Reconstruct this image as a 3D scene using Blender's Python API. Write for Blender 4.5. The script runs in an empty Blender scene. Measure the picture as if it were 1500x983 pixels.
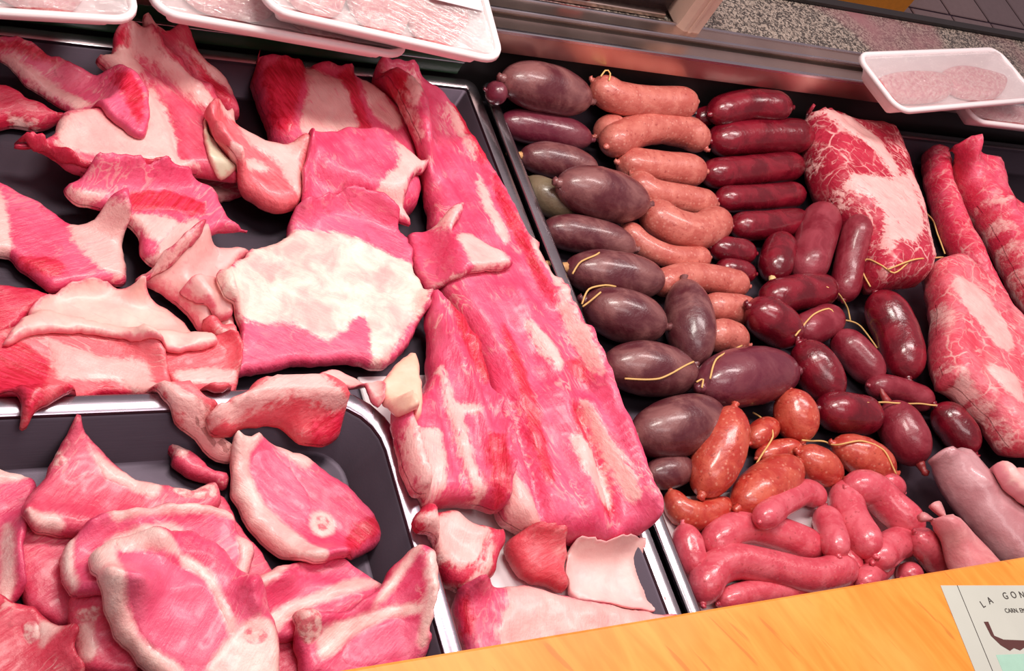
import bpy, bmesh, math, random
import numpy as np
from mathutils import Vector, Matrix, noise as mnoise
from mathutils.geometry import delaunay_2d_cdt

# ------------------------------------------------------------------ camera, world, light
scene = bpy.context.scene
COL = scene.collection
FPX, CX, CY, CAMH = 1766.0, 750.0, 491.5, 0.75
A1 = np.array([2878., -29., FPX]); A1 /= np.linalg.norm(A1)          # along the counter
A2 = np.array([-1115., -3100., FPX]); A2 -= A1 * (A1 @ A2); A2 /= np.linalg.norm(A2)   # away from the customer
A3 = np.cross(A1, A2); A3 = A3 if A3[2] > 0 else -A3                 # down
cam_data = bpy.data.cameras.new('camera'); cam = bpy.data.objects.new('camera', cam_data); COL.objects.link(cam)
R = Matrix(((A1[0], -A1[1], -A1[2]), (A2[0], -A2[1], -A2[2]), (-A3[0], A3[1], A3[2])))
cam.matrix_world = Matrix.Translation((0, 0, CAMH)) @ R.to_4x4()
cam_data.sensor_width = 36.0; cam_data.lens = FPX / 1500.0 * 36.0
cam_data.clip_start = 0.02; cam_data.clip_end = 30
scene.camera = cam
scene.view_settings.view_transform = 'Standard'; scene.view_settings.look = 'None'
scene.view_settings.exposure = 0.48; scene.view_settings.gamma = 1.0; scene.view_settings.use_curve_mapping = False

world = bpy.data.worlds.new('shop_air'); scene.world = world; world.use_nodes = True
bgn = world.node_tree.nodes['Background']; bgn.inputs[0].default_value = (1.0, 0.76, 0.81, 1); bgn.inputs[1].default_value = 0.22

def lamp(name, loc, target, sx, sy, power, col):
    ld = bpy.data.lights.new(name, 'AREA'); ld.shape = 'RECTANGLE'; ld.size = sx; ld.size_y = sy; ld.energy = power; ld.color = col
    o = bpy.data.objects.new(name, ld); COL.objects.link(o); o.location = loc
    o.rotation_euler = (Vector(target) - Vector(loc)).to_track_quat('-Z', 'Y').to_euler()
    return o
lamp('display_lamp', (0.36, 0.66, 0.98), (0.37, 0.48, 0), 0.42, 0.14, 5.2, (1.0, 0.95, 0.88))
lamp('display_lamp', (1.05, 0.66, 1.02), (1.0, 0.50, 0), 0.55, 0.14, 4.6, (1.0, 0.88, 0.86))
lamp('ceiling_lamp', (0.4, -0.3, 2.1), (0.7, 0.5, 0), 1.4, 0.5, 9.0, (1.0, 0.88, 0.88))

# ------------------------------------------------------------------ helpers
def P(u, v, z=0.0):
    """point of the counter seen at photo position (u, v), at height z"""
    d = np.array([(u - CX) / FPX, (v - CY) / FPX, 1.0]); t = (CAMH - z) / (d @ A3)
    return np.array([(d @ A1) * t, (d @ A2) * t])
def depth_at(x, y, z):
    return x * A1[2] + y * A2[2] + (CAMH - z) * A3[2]

def prop(o, label=None, cat=None, group=None, kind=None):
    if label: o['label'] = label
    if cat: o['category'] = cat
    if group: o['group'] = group
    if kind: o['kind'] = kind
    return o
def empty(name, loc):
    o = bpy.data.objects.new(name, None); COL.objects.link(o); o.location = loc; o.empty_display_size = 0.03
    return o
def mesh_obj(name, verts, faces, mat, parent=None, origin=(0, 0, 0), smooth=True, attrs=None):
    me = bpy.data.meshes.new(name)
    v = np.asarray(verts, dtype=float) - np.asarray(origin, dtype=float)
    me.from_pydata(v.tolist(), [], faces)
    if attrs:
        for k, a in attrs.items():
            at = me.attributes.new(k, 'FLOAT', 'POINT'); at.data.foreach_set('value', np.asarray(a, dtype=np.float32))
    if smooth: me.polygons.foreach_set('use_smooth', [True] * len(me.polygons))
    if mat: me.materials.append(mat)
    me.update()
    o = bpy.data.objects.new(name, me); COL.objects.link(o)
    if parent is not None: o.parent = parent
    else: o.location = origin
    return o

# value noise on the plane
_rng = np.random.RandomState(7); _TAB = _rng.rand(256, 256)
def vnoise(x, y, sc, seed=0):
    x = np.asarray(x) / sc + 17.3 * seed; y = np.asarray(y) / sc + 9.1 * seed
    xi = np.floor(x).astype(int); yi = np.floor(y).astype(int); fx = x - xi; fy = y - yi
    fx = fx * fx * (3 - 2 * fx); fy = fy * fy * (3 - 2 * fy)
    g = lambda a, b: _TAB[a % 256, b % 256]
    return (g(xi, yi) * (1 - fx) * (1 - fy) + g(xi + 1, yi) * fx * (1 - fy) + g(xi, yi + 1) * (1 - fx) * fy + g(xi + 1, yi + 1) * fx * fy) * 2 - 1
def fbm(x, y, sc, seed=0):
    return vnoise(x, y, sc, seed) * 0.6 + vnoise(x, y, sc * 0.5, seed + 3) * 0.3 + vnoise(x, y, sc * 0.25, seed + 5) * 0.15

def spline(pts, closed=True, n=8):
    pts = np.asarray(pts, float); m = len(pts); out = []
    rng = range(m if closed else m - 1)
    for i in rng:
        if closed: p0, p1, p2, p3 = pts[(i - 1) % m], pts[i], pts[(i + 1) % m], pts[(i + 2) % m]
        else: p0, p1, p2, p3 = pts[max(i - 1, 0)], pts[i], pts[i + 1], pts[min(i + 2, m - 1)]
        for k in range(n):
            t = k / n
            out.append(0.5 * ((2 * p1) + (-p0 + p2) * t * 0.8 + (2 * p0 - 5 * p1 + 4 * p2 - p3) * t * t * 0.8 + (-p0 + 3 * p1 - 3 * p2 + p3) * t ** 3 * 0.8) * 1.0
                       + 0.5 * (2 * (p2 - p1)) * 0.2 * t)
    if not closed: out.append(pts[-1])
    return np.array(out)
def resample(p, s, closed=True):
    q = np.vstack([p, p[:1]]) if closed else p
    L = np.r_[0, np.cumsum(np.linalg.norm(np.diff(q, axis=0), axis=1))]
    n = max(6, int(round(L[-1] / s)))
    t = np.linspace(0, L[-1], n + 1); t = t[:-1] if closed else t
    return np.c_[tuple(np.interp(t, L, q[:, k]) for k in range(q.shape[1]))]
def dist_seg(pts, poly, closed=True):
    a = poly; b = np.roll(poly, -1, axis=0)
    if not closed: a, b = poly[:-1], poly[1:]
    d = b - a; L2 = (d ** 2).sum(1) + 1e-18; out = np.full(len(pts), 1e9)
    for i0 in range(0, len(pts), 4000):
        p = pts[i0:i0 + 4000]
        t = np.clip(((p[:, None, :] - a[None]) * d[None]).sum(2) / L2[None], 0, 1)
        q = a[None] + t[:, :, None] * d[None]
        out[i0:i0 + 4000] = np.sqrt((((p[:, None, :] - q) ** 2).sum(2)).min(1))
    return out
def inside(pts, poly):
    x, y = pts[:, 0], pts[:, 1]; c = np.zeros(len(pts), bool); n = len(poly); j = n - 1
    for i in range(n):
        xi, yi = poly[i]; xj, yj = poly[j]
        if yi != yj:
            c ^= ((yi > y) != (yj > y)) & (x < (xj - xi) * (y - yi) / (yj - yi) + xi)
        j = i
    return c

# height of whatever lies on the counter so far: pieces are laid on it one after the other
CELL = 0.0025; HX0, HY0, HNX, HNY = 0.0, 0.05, 720, 350
HM = np.zeros((HNX, HNY))
GX = HX0 + CELL * np.arange(HNX); GY = HY0 + CELL * np.arange(HNY)
def hsample(F, x, y):
    fx = np.clip((np.asarray(x) - HX0) / CELL, 0, HNX - 1.001); fy = np.clip((np.asarray(y) - HY0) / CELL, 0, HNY - 1.001)
    i = fx.astype(int); j = fy.astype(int); a = fx - i; b = fy - j
    return F[i, j] * (1 - a) * (1 - b) + F[i + 1, j] * a * (1 - b) + F[i, j + 1] * (1 - a) * b + F[i + 1, j + 1] * a * b
def blur(F, n):
    F = F.copy()
    for _ in range(n):
        G = np.pad(F, 1, mode='edge'); F = (G[1:-1, 1:-1] * 2 + G[2:, 1:-1] + G[:-2, 1:-1] + G[1:-1, 2:] + G[1:-1, :-2]) / 6
    return F
def hset(x0, x1, y0, y1, z):
    HM[(GX >= x0)[:, None] & (GX <= x1)[:, None] & (GY >= y0)[None] & (GY <= y1)[None]] = z

def raycast(px, F):
    """height of the pile where the sight line through each photo point first meets it"""
    px = np.asarray(px, float); d = np.c_[(px[:, 0] - CX) / FPX, (px[:, 1] - CY) / FPX, np.ones(len(px))]; dx, dy, dz = d @ A1, d @ A2, d @ A3
    z = np.linspace(0.20, 0.0, 201); t = (CAMH - z)[None] / dz[:, None]; h = hsample(F, dx[:, None] * t, dy[:, None] * t)
    hit = h >= z[None]; hit[:, -1] = True; k = hit.argmax(1)
    return z[k]
def side_of(px):
    e = np.roll(px, -1, 0) - np.roll(px, 1, 0); nr = np.c_[e[:, 1], -e[:, 0]]; nr /= np.linalg.norm(nr, axis=1)[:, None] + 1e-9
    if np.sum(px[:, 0] * np.roll(px[:, 1], -1) - np.roll(px[:, 0], -1) * px[:, 1]) < 0: nr = -nr
    g = px - np.array([-320.0, 1882.0]); g /= np.linalg.norm(g, axis=1)[:, None]; sd = (nr * g).sum(1)
    return sd
def to_plan(px, T, side=True, z=None, smooth=2):
    """photo outline -> outline in plan: the far side of a thing shows its top edge, the near side its foot"""
    px = np.asarray(px, float); n = len(px)
    h = raycast(px, blur(HM, smooth) if smooth else HM) if z is None else np.full(n, float(z))
    if side:
        sd = side_of(px)
        if z is None:
            for _ in range(2): h = 0.25 * np.roll(h, 1) + 0.5 * h + 0.25 * np.roll(h, -1)
        zz = h + T * (0.48 + 0.37 * sd)
    else: zz = h + T
    return np.array([P(u, v, w) for (u, v), w in zip(px, zz)])

RK = 0.75
def sheet(name, outline, T, mat, parent=None, origin=None, r=None, s=0.0035, rag=0.0016, bumps=(), lump=0.10, lumpsc=0.03, sag=0.0005, stiff=70,
          seed=0, sink=0.0, plan=None, zones=None, base=None, z=None, update=True, edge_in=0.50, zlim=None, onto=False, rumple=0.0009, grain=0.0):
    """a slab of soft stuff laid on the pile: closed mesh with a rounded rim, draped over what is under it"""
    r = (r or T * 0.55) * RK
    pxo = np.asarray(outline, float); zc = None
    if onto:
        ctrl = to_plan(pxo, T, z=z, side=False, smooth=0)
    else:
        h0 = to_plan(pxo, T, z=z); ctrl = h0
        sd = side_of(pxo)
    def lay(poly):
        x0, y0 = poly.min(0) - 0.012; x1, y1 = poly.max(0) + 0.012
        i0 = max(0, int((x0 - HX0) / CELL)); i1 = min(HNX, int((x1 - HX0) / CELL) + 2); j0 = max(0, int((y0 - HY0) / CELL)); j1 = min(HNY, int((y1 - HY0) / CELL) + 2)
        W = HM[i0:i1, j0:j1]; gx, gy = np.meshgrid(GX[i0:i1], GY[j0:j1], indexing='ij'); gp = np.c_[gx.ravel(), gy.ravel()]
        ins = inside(gp, poly).reshape(W.shape); gd = dist_seg(gp, poly).reshape(W.shape); gd = np.where(ins, gd, -gd)
        near = gd > -CELL * 1.2
        low = W[near].min() if near.any() else 0.0
        src = np.where(near, W, low)
        if zlim is not None: src = np.minimum(src, zlim)
        top0 = src[near].max() if near.any() else 0
        B = np.where(near, top0, 0.0); m = near.astype(float)
        for _ in range(stiff):
            G = np.pad(B * m, 1); M = np.pad(m, 1)
            num = G[1:-1, 1:-1] * 2 + G[2:, 1:-1] + G[:-2, 1:-1] + G[1:-1, 2:] + G[1:-1, :-2]
            den = M[1:-1, 1:-1] * 2 + M[2:, 1:-1] + M[:-2, 1:-1] + M[1:-1, 2:] + M[1:-1, :-2] + 1e-9
            B = np.where(near, np.maximum(src, num / den - sag), 0)
        for _ in range(8):                                   # grow past the rim
            G = np.pad(B * m, 1); M = np.pad(m, 1)
            num = G[2:, 1:-1] + G[:-2, 1:-1] + G[1:-1, 2:] + G[1:-1, :-2]; den = M[2:, 1:-1] + M[:-2, 1:-1] + M[1:-1, 2:] + M[1:-1, :-2]
            new = (m == 0) & (den > 0); B = np.where(new, num / np.maximum(den, 1), B); m = np.where(new, 1, m)
        B = np.where(m > 0, B, low)
        return i0, i1, j0, j1, W, gp, gd, B, (x0, y0, x1, y1)
    if not onto and z is None:
        zc = None
        for it in range(9):                                  # the outline moves with the height the piece comes to rest at
            L = lay(resample(spline(ctrl), s * 2)); F = np.zeros_like(HM); F[L[0]:L[1], L[2]:L[3]] = L[7]
            hb = hsample(F, ctrl[:, 0], ctrl[:, 1]); hb = 0.25 * np.roll(hb, 1) + 0.5 * hb + 0.25 * np.roll(hb, -1)
            zn = hb + T * (0.48 + 0.37 * sd); zc = zn if zc is None else 0.5 * zc + 0.5 * zn
            ctrl = np.array([P(u, v, w) for (u, v), w in zip(pxo, zc)])
    poly = resample(spline(ctrl), s * 0.8)
    if rag:
        nrm = np.roll(poly, -1, 0) - np.roll(poly, 1, 0); nrm = np.c_[nrm[:, 1], -nrm[:, 0]] / (np.linalg.norm(nrm, axis=1)[:, None] + 1e-9)
        poly = poly + nrm * (rag * (fbm(poly[:, 0], poly[:, 1], 0.012, seed + 1) * 1.6))[:, None]
    i0, i1, j0, j1, W, gp, gd, B, (x0, y0, x1, y1) = lay(poly)
    if base is not None: B = np.full(W.shape, base)
    B = B - sink
    BF = np.zeros_like(HM); BF[i0:i1, j0:j1] = B
    mh = lambda q: raycast(q, blur(HM, 2)) if z is None else np.full(len(q), z)
    def on_top(q):
        q = np.asarray(q, float); zz = np.full(len(q), float(B.mean()) + T)
        for _ in range(3):
            xy = np.array([P(u, v, w) for (u, v), w in zip(q, zz)]); zz = 0.4 * zz + 0.6 * (np.where((xy[:, 0] > GX[i0]) & (xy[:, 0] < GX[i1 - 1]), hsample(BF, xy[:, 0], xy[:, 1]), float(B.mean())) + T)
        return np.array([P(u, v, w) for (u, v), w in zip(q, zz)])
    bl = [(on_top(p), w, h) for p, w, h in bumps]
    bl = [(resample(spline(p, False), 0.004, False), w, h) for p, w, h in bl]
    def height(p, d):
        k = np.clip(d / r, 0, 1); pr = np.sqrt(np.maximum(0, 1 - (1 - k) ** 2))
        h = T * (edge_in + (1 - edge_in) * pr) * (1 + lump * fbm(p[:, 0], p[:, 1], lumpsc, seed) * np.clip(d / (2 * r), 0, 1))
        ca, sa = math.cos(grain), math.sin(grain); gu, gv = p[:, 0] * ca + p[:, 1] * sa, -p[:, 0] * sa + p[:, 1] * ca
        h = h + rumple * (fbm(p[:, 0], p[:, 1], 0.011, seed + 2) * 0.8 + vnoise(gu * 0.22, gv, 0.0065, seed + 4) * 0.7) * np.clip(d / r, 0, 1)
        for q, w, hh in bl: h = h + hh * np.exp(-(dist_seg(p, q, False) / w) ** 2) * np.clip(d / r, 0, 1)
        return np.maximum(h, 0.0006)
    if update:
        th = (B.ravel() + height(gp, gd.ravel())).reshape(W.shape)
        HM[i0:i1, j0:j1] = np.where(gd > -CELL * 0.3, np.maximum(W, th), W)
    # triangles
    pts = [poly]; nrm = np.roll(poly, -1, 0) - np.roll(poly, 1, 0); nrm = np.c_[-nrm[:, 1], nrm[:, 0]] / (np.linalg.norm(nrm, axis=1)[:, None] + 1e-9)
    area = 0.5 * np.sum(poly[:, 0] * np.roll(poly[:, 1], -1) - np.roll(poly[:, 0], -1) * poly[:, 1])
    if area < 0: nrm = -nrm
    for kk in (0.12, 0.4, 0.8):
        q = poly + nrm * (kk * r); ok = inside(q, poly) & (dist_seg(q, poly) > kk * r * 0.93); q = q[ok]
        if kk > 0.2 and len(q): q = q[::max(1, int(1))]
        pts.append(q)
    xs = np.arange(x0, x1, s); ys = np.arange(y0, y1, s * 0.866)
    gg = np.array([(x + (s / 2 if k % 2 else 0), y) for k, y in enumerate(ys) for x in xs])
    ok = inside(gg, poly); gg = gg[ok]
    if len(gg): gg = gg[dist_seg(gg, poly) > 0.8 * r + 0.5 * s]
    pts.append(gg); allp = np.vstack([p for p in pts if len(p)]); nb = len(poly)
    V, _, Fc, OV, _, _ = delaunay_2d_cdt([Vector(p) for p in allp.tolist()], [(i, (i + 1) % nb) for i in range(nb)], [], 1, 1e-6)
    V = np.array([tuple(v) for v in V]); d = dist_seg(V, poly)
    on = d < 1e-5; zb = hsample(BF, V[:, 0], V[:, 1]); zt = zb + height(V, d)
    under = zb + T * edge_in * 0.6 * np.clip(1 - d / (r * 0.8), 0, 1) ** 2
    n = len(V); low_idx = np.arange(n) + n
    verts = np.vstack([np.c_[V, zt], np.c_[V, np.minimum(under, zt - 0.0003)]])
    faces = []
    for f in Fc:
        a = V[f[0]]; b = V[f[1]]; c = V[f[2]]
        if (b[0] - a[0]) * (c[1] - a[1]) - (b[1] - a[1]) * (c[0] - a[0]) < 0: f = f[::-1]
        faces.append(tuple(f)); faces.append(tuple(n + i for i in reversed(f)))
    from collections import Counter
    ec = Counter()
    for f in faces[::2]:
        for i in range(3): ec[(f[i], f[(i + 1) % 3])] += 1
    for (i, j) in list(ec):
        if (j, i) not in ec: faces.append((j, i, n + i, n + j))
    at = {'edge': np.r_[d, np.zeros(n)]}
    def seen(q):                                             # where photo points lie on the piece's own top
        q = np.asarray(q, float); zr = raycast(q, HM); xy = np.array([P(u, v, w) for (u, v), w in zip(q, zr)]); al = on_top(q)
        bad = ~inside(xy, poly) & (dist_seg(xy, poly) > 0.006); xy[bad] = al[bad]; return xy
    sdf = {}
    for zn, polys in (zones or {}).items():
        fs = []
        for fp in polys:
            q = resample(spline(seen(fp)), 0.003); dd = dist_seg(V, q); fs.append(np.clip(np.where(inside(V, q), dd, -dd), -0.02, 0.02))
        sdf[zn] = fs
    for zn in ('fat', 'deep', 'eye', 'bone'):
        at[zn] = np.tile(np.max(sdf[zn], axis=0) if sdf.get(zn) else np.full(n, -0.02), 2)
    if origin is None:
        c = poly.mean(0); origin = (c[0], c[1], float(zb.min()))
    o = mesh_obj(name, verts, faces, mat, parent, origin, attrs=at)
    tri = np.array(faces[:2 * len(Fc):2])
    for zn, (cname, rise) in (('deep', ('muscle_end', 0.0008)), ('eye', ('eye_muscle', 0.0009)), ('fat', ('fat_layer', 0.0010)), ('bone', ('bone', 0.0014))):
        for fs in sdf.get(zn, []):                           # each fat layer or muscle is a skin of its own, a hair proud of the cut
            w = fs + 0.0022 * fbm(V[:, 0], V[:, 1], 0.009, seed + 9); sel = tri[(w[tri] > -0.002).any(1)]
            if len(sel) < 4: continue
            ids, inv = np.unique(sel, return_inverse=True); inv = inv.reshape(sel.shape); m = len(ids); up = zt[ids] + np.clip(w[ids] * 0.45, -0.0006, rise) * np.clip(d[ids] / 0.002, 0.15, 1)
            vv = np.vstack([np.c_[V[ids], up], np.c_[V[ids], zt[ids] - 0.0012]]); ff = [tuple(t) for t in inv.tolist()] + [tuple(m + t[k] for k in (2, 1, 0)) for t in inv.tolist()]
            c2 = {(t[k], t[(k + 1) % 3]) for t in inv.tolist() for k in range(3)}
            ff += [(j, i, m + i, m + j) for (i, j) in c2 if (j, i) not in c2]
            mesh_obj(cname, vv, ff, mat, parent if parent is not None else o, origin, attrs={k: np.r_[a[:n][ids], a[:n][ids]] for k, a in at.items()})
    return o, origin, poly

# ------------------------------------------------------------------ materials
_M = {}
class NT:
    def __init__(s, name):
        s.m = bpy.data.materials.new(name); s.m.use_nodes = True; s.t = s.m.node_tree; s.b = s.t.nodes['Principled BSDF']
    def n(s, t, **kw):
        nd = s.t.nodes.new(t)
        for k, v in kw.items():
            if k in nd.inputs.keys() if not k.startswith('_') else False: s.set(nd.inputs[k], v)
            else: setattr(nd, k.lstrip('_'), v)
        return nd
    def set(s, sock, v):
        if isinstance(v, bpy.types.NodeSocket): s.t.links.new(v, sock)
        else: sock.default_value = v
    def link(s, a, b): s.t.links.new(a, b)
    def math(s, op, a, b=0.0, c=0.0, clamp=False):
        nd = s.t.nodes.new('ShaderNodeMath'); nd.operation = op; nd.use_clamp = clamp
        for i, v in enumerate((a, b, c)): s.set(nd.inputs[i], v)
        return nd.outputs[0]
    def mix(s, f, a, b):
        nd = s.t.nodes.new('ShaderNodeMix'); nd.data_type = 'RGBA'
        s.set(nd.inputs[0], f); s.set(nd.inputs[6], a if isinstance(a, bpy.types.NodeSocket) else (*a, 1)); s.set(nd.inputs[7], b if isinstance(b, bpy.types.NodeSocket) else (*b, 1))
        return nd.outputs[2]
    def noise(s, vec, scale, detail=3.0, rough=0.55, dist=0.0):
        nd = s.t.nodes.new('ShaderNodeTexNoise'); s.link(vec, nd.inputs['Vector']); nd.inputs['Scale'].default_value = scale
        nd.inputs['Detail'].default_value = detail; nd.inputs['Roughness'].default_value = rough; nd.inputs['Distortion'].default_value = dist
        return nd.outputs[0]
    def smooth(s, x, lo, hi):
        nd = s.t.nodes.new('ShaderNodeMapRange'); nd.interpolation_type = 'SMOOTHSTEP'; s.set(nd.inputs[0], x); nd.inputs[1].default_value = lo; nd.inputs[2].default_value = hi
        return nd.outputs[0]
    def coord(s, scale=(1, 1, 1), rot=(0, 0, 0)):
        tc = s.t.nodes.new('ShaderNodeTexCoord'); mp = s.t.nodes.new('ShaderNodeMapping'); s.link(tc.outputs['Object'], mp.inputs[0]); mp.inputs['Rotation'].default_value = rot
        if scale == (1, 1, 1): return mp.outputs[0]
        m2 = s.t.nodes.new('ShaderNodeMapping'); s.link(mp.outputs[0], m2.inputs[0]); m2.inputs['Scale'].default_value = scale
        return m2.outputs[0]
    def bump(s, h, strength=0.3, dist=0.002):
        nd = s.t.nodes.new('ShaderNodeBump'); nd.inputs['Strength'].default_value = strength; nd.inputs['Distance'].default_value = dist; s.link(h, nd.inputs['Height'])
        s.link(nd.outputs[0], s.b.inputs['Normal'])
    def attr(s, name):
        nd = s.t.nodes.new('ShaderNodeAttribute'); nd.attribute_name = name; return nd.outputs['Fac']
    def out(s, **kw):
        for k, v in kw.items():
            k = k.replace('_', ' ')
            s.set(s.b.inputs[k], (*v, 1) if isinstance(v, tuple) and len(v) == 3 else v)
        return s.m

FATC = (0.88, 0.42, 0.40); FATW = (0.93, 0.55, 0.51)
def lean(c1, c2, ang=0.0, marb=0.35, fat=FATC, streak=1.0, wet=0.5, vein=70.0, film=0.0, blush=0.4, white=None, ragged=0.010, net=0.0):
    key = ('lean', c1, c2, ang, marb, fat, streak, wet, vein, film, blush, white, ragged, net)
    if key in _M: return _M[key]
    k = NT('lean_meat'); q = k.coord(rot=(0, 0, -ang)); 
    st = k.t.nodes.new('ShaderNodeMapping'); k.link(q, st.inputs[0]); st.inputs['Scale'].default_value = (55, 420, 200)
    f = k.noise(st.outputs[0], 1.0, 3.0, 0.6, 0.6)
    big = k.noise(q, 38.0, 3.0); col = k.mix(k.smooth(k.math('ADD', k.math('MULTIPLY', f, 0.45 * streak), k.math('MULTIPLY', big, 0.75)), 0.38, 0.82), c1, c2)
    # white sinews following the fibres
    st2 = k.t.nodes.new('ShaderNodeMapping'); k.link(q, st2.inputs[0]); st2.inputs['Scale'].default_value = (vein * 0.45, vein * 1.5, vein)
    v = k.noise(st2.outputs[0], 1.0, 2.5, 0.55, 1.1); v = k.math('ABSOLUTE', k.math('SUBTRACT', v, 0.5)); v = k.math('SUBTRACT', 1.0, k.smooth(v, 0.0, 0.055))
    gate = k.smooth(k.noise(q, 26.0, 2.0), 0.47, 0.66); col = k.mix(k.math('MULTIPLY', k.math('MULTIPLY', v, gate), marb), col, fat)
    if film: col = k.mix(k.math('MULTIPLY', k.smooth(k.noise(q, 21.0, 3.0, 0.6, 0.8), 0.5, 0.72), film), col, fat)
    nz = k.math('SUBTRACT', k.noise(q, 130.0, 4.0, 0.7), 0.5)
    if net:                                                  # seams of fat between the muscles
        wv = k.t.nodes.new('ShaderNodeTexNoise'); k.link(q, wv.inputs['Vector']); wv.inputs['Scale'].default_value = 30.0; wv.inputs['Detail'].default_value = 3.0
        va = k.t.nodes.new('ShaderNodeVectorMath'); va.operation = 'MULTIPLY_ADD'; k.link(wv.outputs['Color'], va.inputs[0]); va.inputs[1].default_value = (0.03, 0.03, 0.03); k.link(q, va.inputs[2])
        for vs, wd, am in ((26.0, 0.035, 1.0), (70.0, 0.05, 0.6)):
            vo = k.t.nodes.new('ShaderNodeTexVoronoi'); vo.feature = 'DISTANCE_TO_EDGE'; k.link(va.outputs[0], vo.inputs['Vector']); vo.inputs['Scale'].default_value = vs
            ed = k.math('SUBTRACT', 1.0, k.smooth(vo.outputs['Distance'], wd * 0.2, wd * 1.2)); col = k.mix(k.math('MULTIPLY', k.math('MULTIPLY', ed, k.smooth(k.noise(q, 22.0 + vs, 2.0), 0.40, 0.60)), net * am), col, fat)
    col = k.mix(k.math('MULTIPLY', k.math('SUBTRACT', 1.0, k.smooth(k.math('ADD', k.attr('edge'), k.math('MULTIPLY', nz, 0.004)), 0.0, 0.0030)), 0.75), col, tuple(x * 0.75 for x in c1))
    col = k.mix(k.math('MULTIPLY', k.smooth(k.noise(q, 75.0, 4.0, 0.65, 0.6), 0.56, 0.70), 0.55), col, tuple(x * 0.72 for x in c1))
    col = k.mix(k.smooth(k.math('ADD', k.attr('eye'), k.math('MULTIPLY', nz, 0.004)), -0.001, 0.0015), col, k.mix(k.smooth(big, 0.3, 0.75), (0.80, 0.085, 0.19), (0.86, 0.17, 0.28)))
    col = k.mix(k.smooth(k.math('ADD', k.attr('deep'), k.math('MULTIPLY', nz, 0.012)), -0.003, 0.003), col, k.mix(k.smooth(f, 0.35, 0.65), (0.55, 0.006, 0.028), (0.78, 0.030, 0.085)))
    st3 = k.t.nodes.new('ShaderNodeMapping'); k.link(q, st3.inputs[0]); st3.inputs['Scale'].default_value = (60, 260, 100)
    fr = k.noise(st3.outputs[0], 1.0, 4.0, 0.65, 0.8)
    fa = k.math('ADD', k.attr('fat'), k.math('MULTIPLY', k.math('ADD', k.math('SUBTRACT', fr, 0.5), nz), ragged))
    fcol = k.mix(k.smooth(k.noise(q, 40.0, 4.0, 0.6, 0.5), 0.3, 0.72), FATW if white is None else white, fat)
    fcol = k.mix(k.math('MULTIPLY', k.smooth(fr, 0.55, 0.8), blush), fcol, c2)
    col = k.mix(k.smooth(fa, -0.0028, 0.0022), col, fcol)
    col = k.mix(k.smooth(k.math('ADD', k.attr('bone'), k.math('MULTIPLY', nz, 0.004)), -0.0008, 0.0010), col, k.mix(k.smooth(k.noise(q, 210.0, 3.0), 0.40, 0.62), (0.86, 0.50, 0.46), (0.70, 0.16, 0.19)))
    k.bump(k.math('ADD', k.math('MULTIPLY', f, 0.7), k.noise(q, 160.0, 4.0, 0.65)), 0.45, 0.0020)
    _M[key] = k.out(Base_Color=col, Roughness=k.math('ADD', 0.30, k.math('MULTIPLY', big, 0.22)), Coat_Weight=wet * 0.35, Coat_Roughness=0.18, Specular_IOR_Level=0.45)
    return _M[key]
def fat_mat(c1=FATC, c2=FATW, under=(0.80, 0.12, 0.20), veil=0.004, blush=0.5, name='fat'):
    key = ('fat', c1, c2, under, veil, blush)
    if key in _M: return _M[key]
    k = NT(name); q = k.coord(); n1 = k.noise(q, 34.0, 4.0, 0.6, 0.5)
    col = k.mix(k.smooth(n1, 0.3, 0.7), c2, c1)
    st = k.coord(scale=(60, 240, 120), rot=(0, 0, 0.6)); n2 = k.noise(st, 1.0, 3.0, 0.6, 0.8)
    col = k.mix(k.math('MULTIPLY', k.smooth(n2, 0.56, 0.80), 0.55 * blush), col, under)
    e = k.math('ADD', k.attr('edge'), k.math('MULTIPLY', k.math('SUBTRACT', k.noise(q, 150.0, 3.0, 0.65), 0.55), veil * 1.6))
    col = k.mix(k.math('SUBTRACT', 1.0, k.smooth(e, -veil * 0.15, veil * 0.6)), col, under)
    k.bump(k.math('ADD', n1, k.noise(q, 170.0, 3.0)), 0.25, 0.0015)
    _M[key] = k.out(Base_Color=col, Roughness=0.42, Coat_Weight=0.12, Coat_Roughness=0.25)
    return _M[key]
def skin(name, c1, c2, spec=(0.9, 0.6, 0.5), specks=0.0, rough=0.25, sc=40.0, coat=0.4, dark=None):
    key = ('skin', name, c1, c2)
    if key in _M: return _M[key]
    k = NT(name); q = k.coord(); n1 = k.noise(q, sc, 4.0, 0.6, 0.6); col = k.mix(k.smooth(n1, 0.34, 0.68), c1, c2)
    if specks:
        vo = k.t.nodes.new('ShaderNodeTexVoronoi'); k.link(q, vo.inputs['Vector']); vo.inputs['Scale'].default_value = 190.0
        col = k.mix(k.math('MULTIPLY', k.math('SUBTRACT', 1.0, k.smooth(k.math('ADD', vo.outputs['Distance'], k.math('MULTIPLY', n1, 0.35)), 0.22, 0.50)), specks), col, spec)
    if dark:
        col = k.mix(k.math('MULTIPLY', k.smooth(k.noise(q, 260.0, 2.0), 0.62, 0.72), 0.6), col, dark)
    k.bump(k.math('ADD', k.noise(q, 110.0, 4.0, 0.65), k.math('MULTIPLY', n1, 0.8)), 0.42, 0.0022)
    _M[key] = k.out(Base_Color=col, Roughness=k.math('ADD', rough, k.math('MULTIPLY', n1, 0.15)), Coat_Weight=coat, Coat_Roughness=0.14)
    return _M[key]
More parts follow.
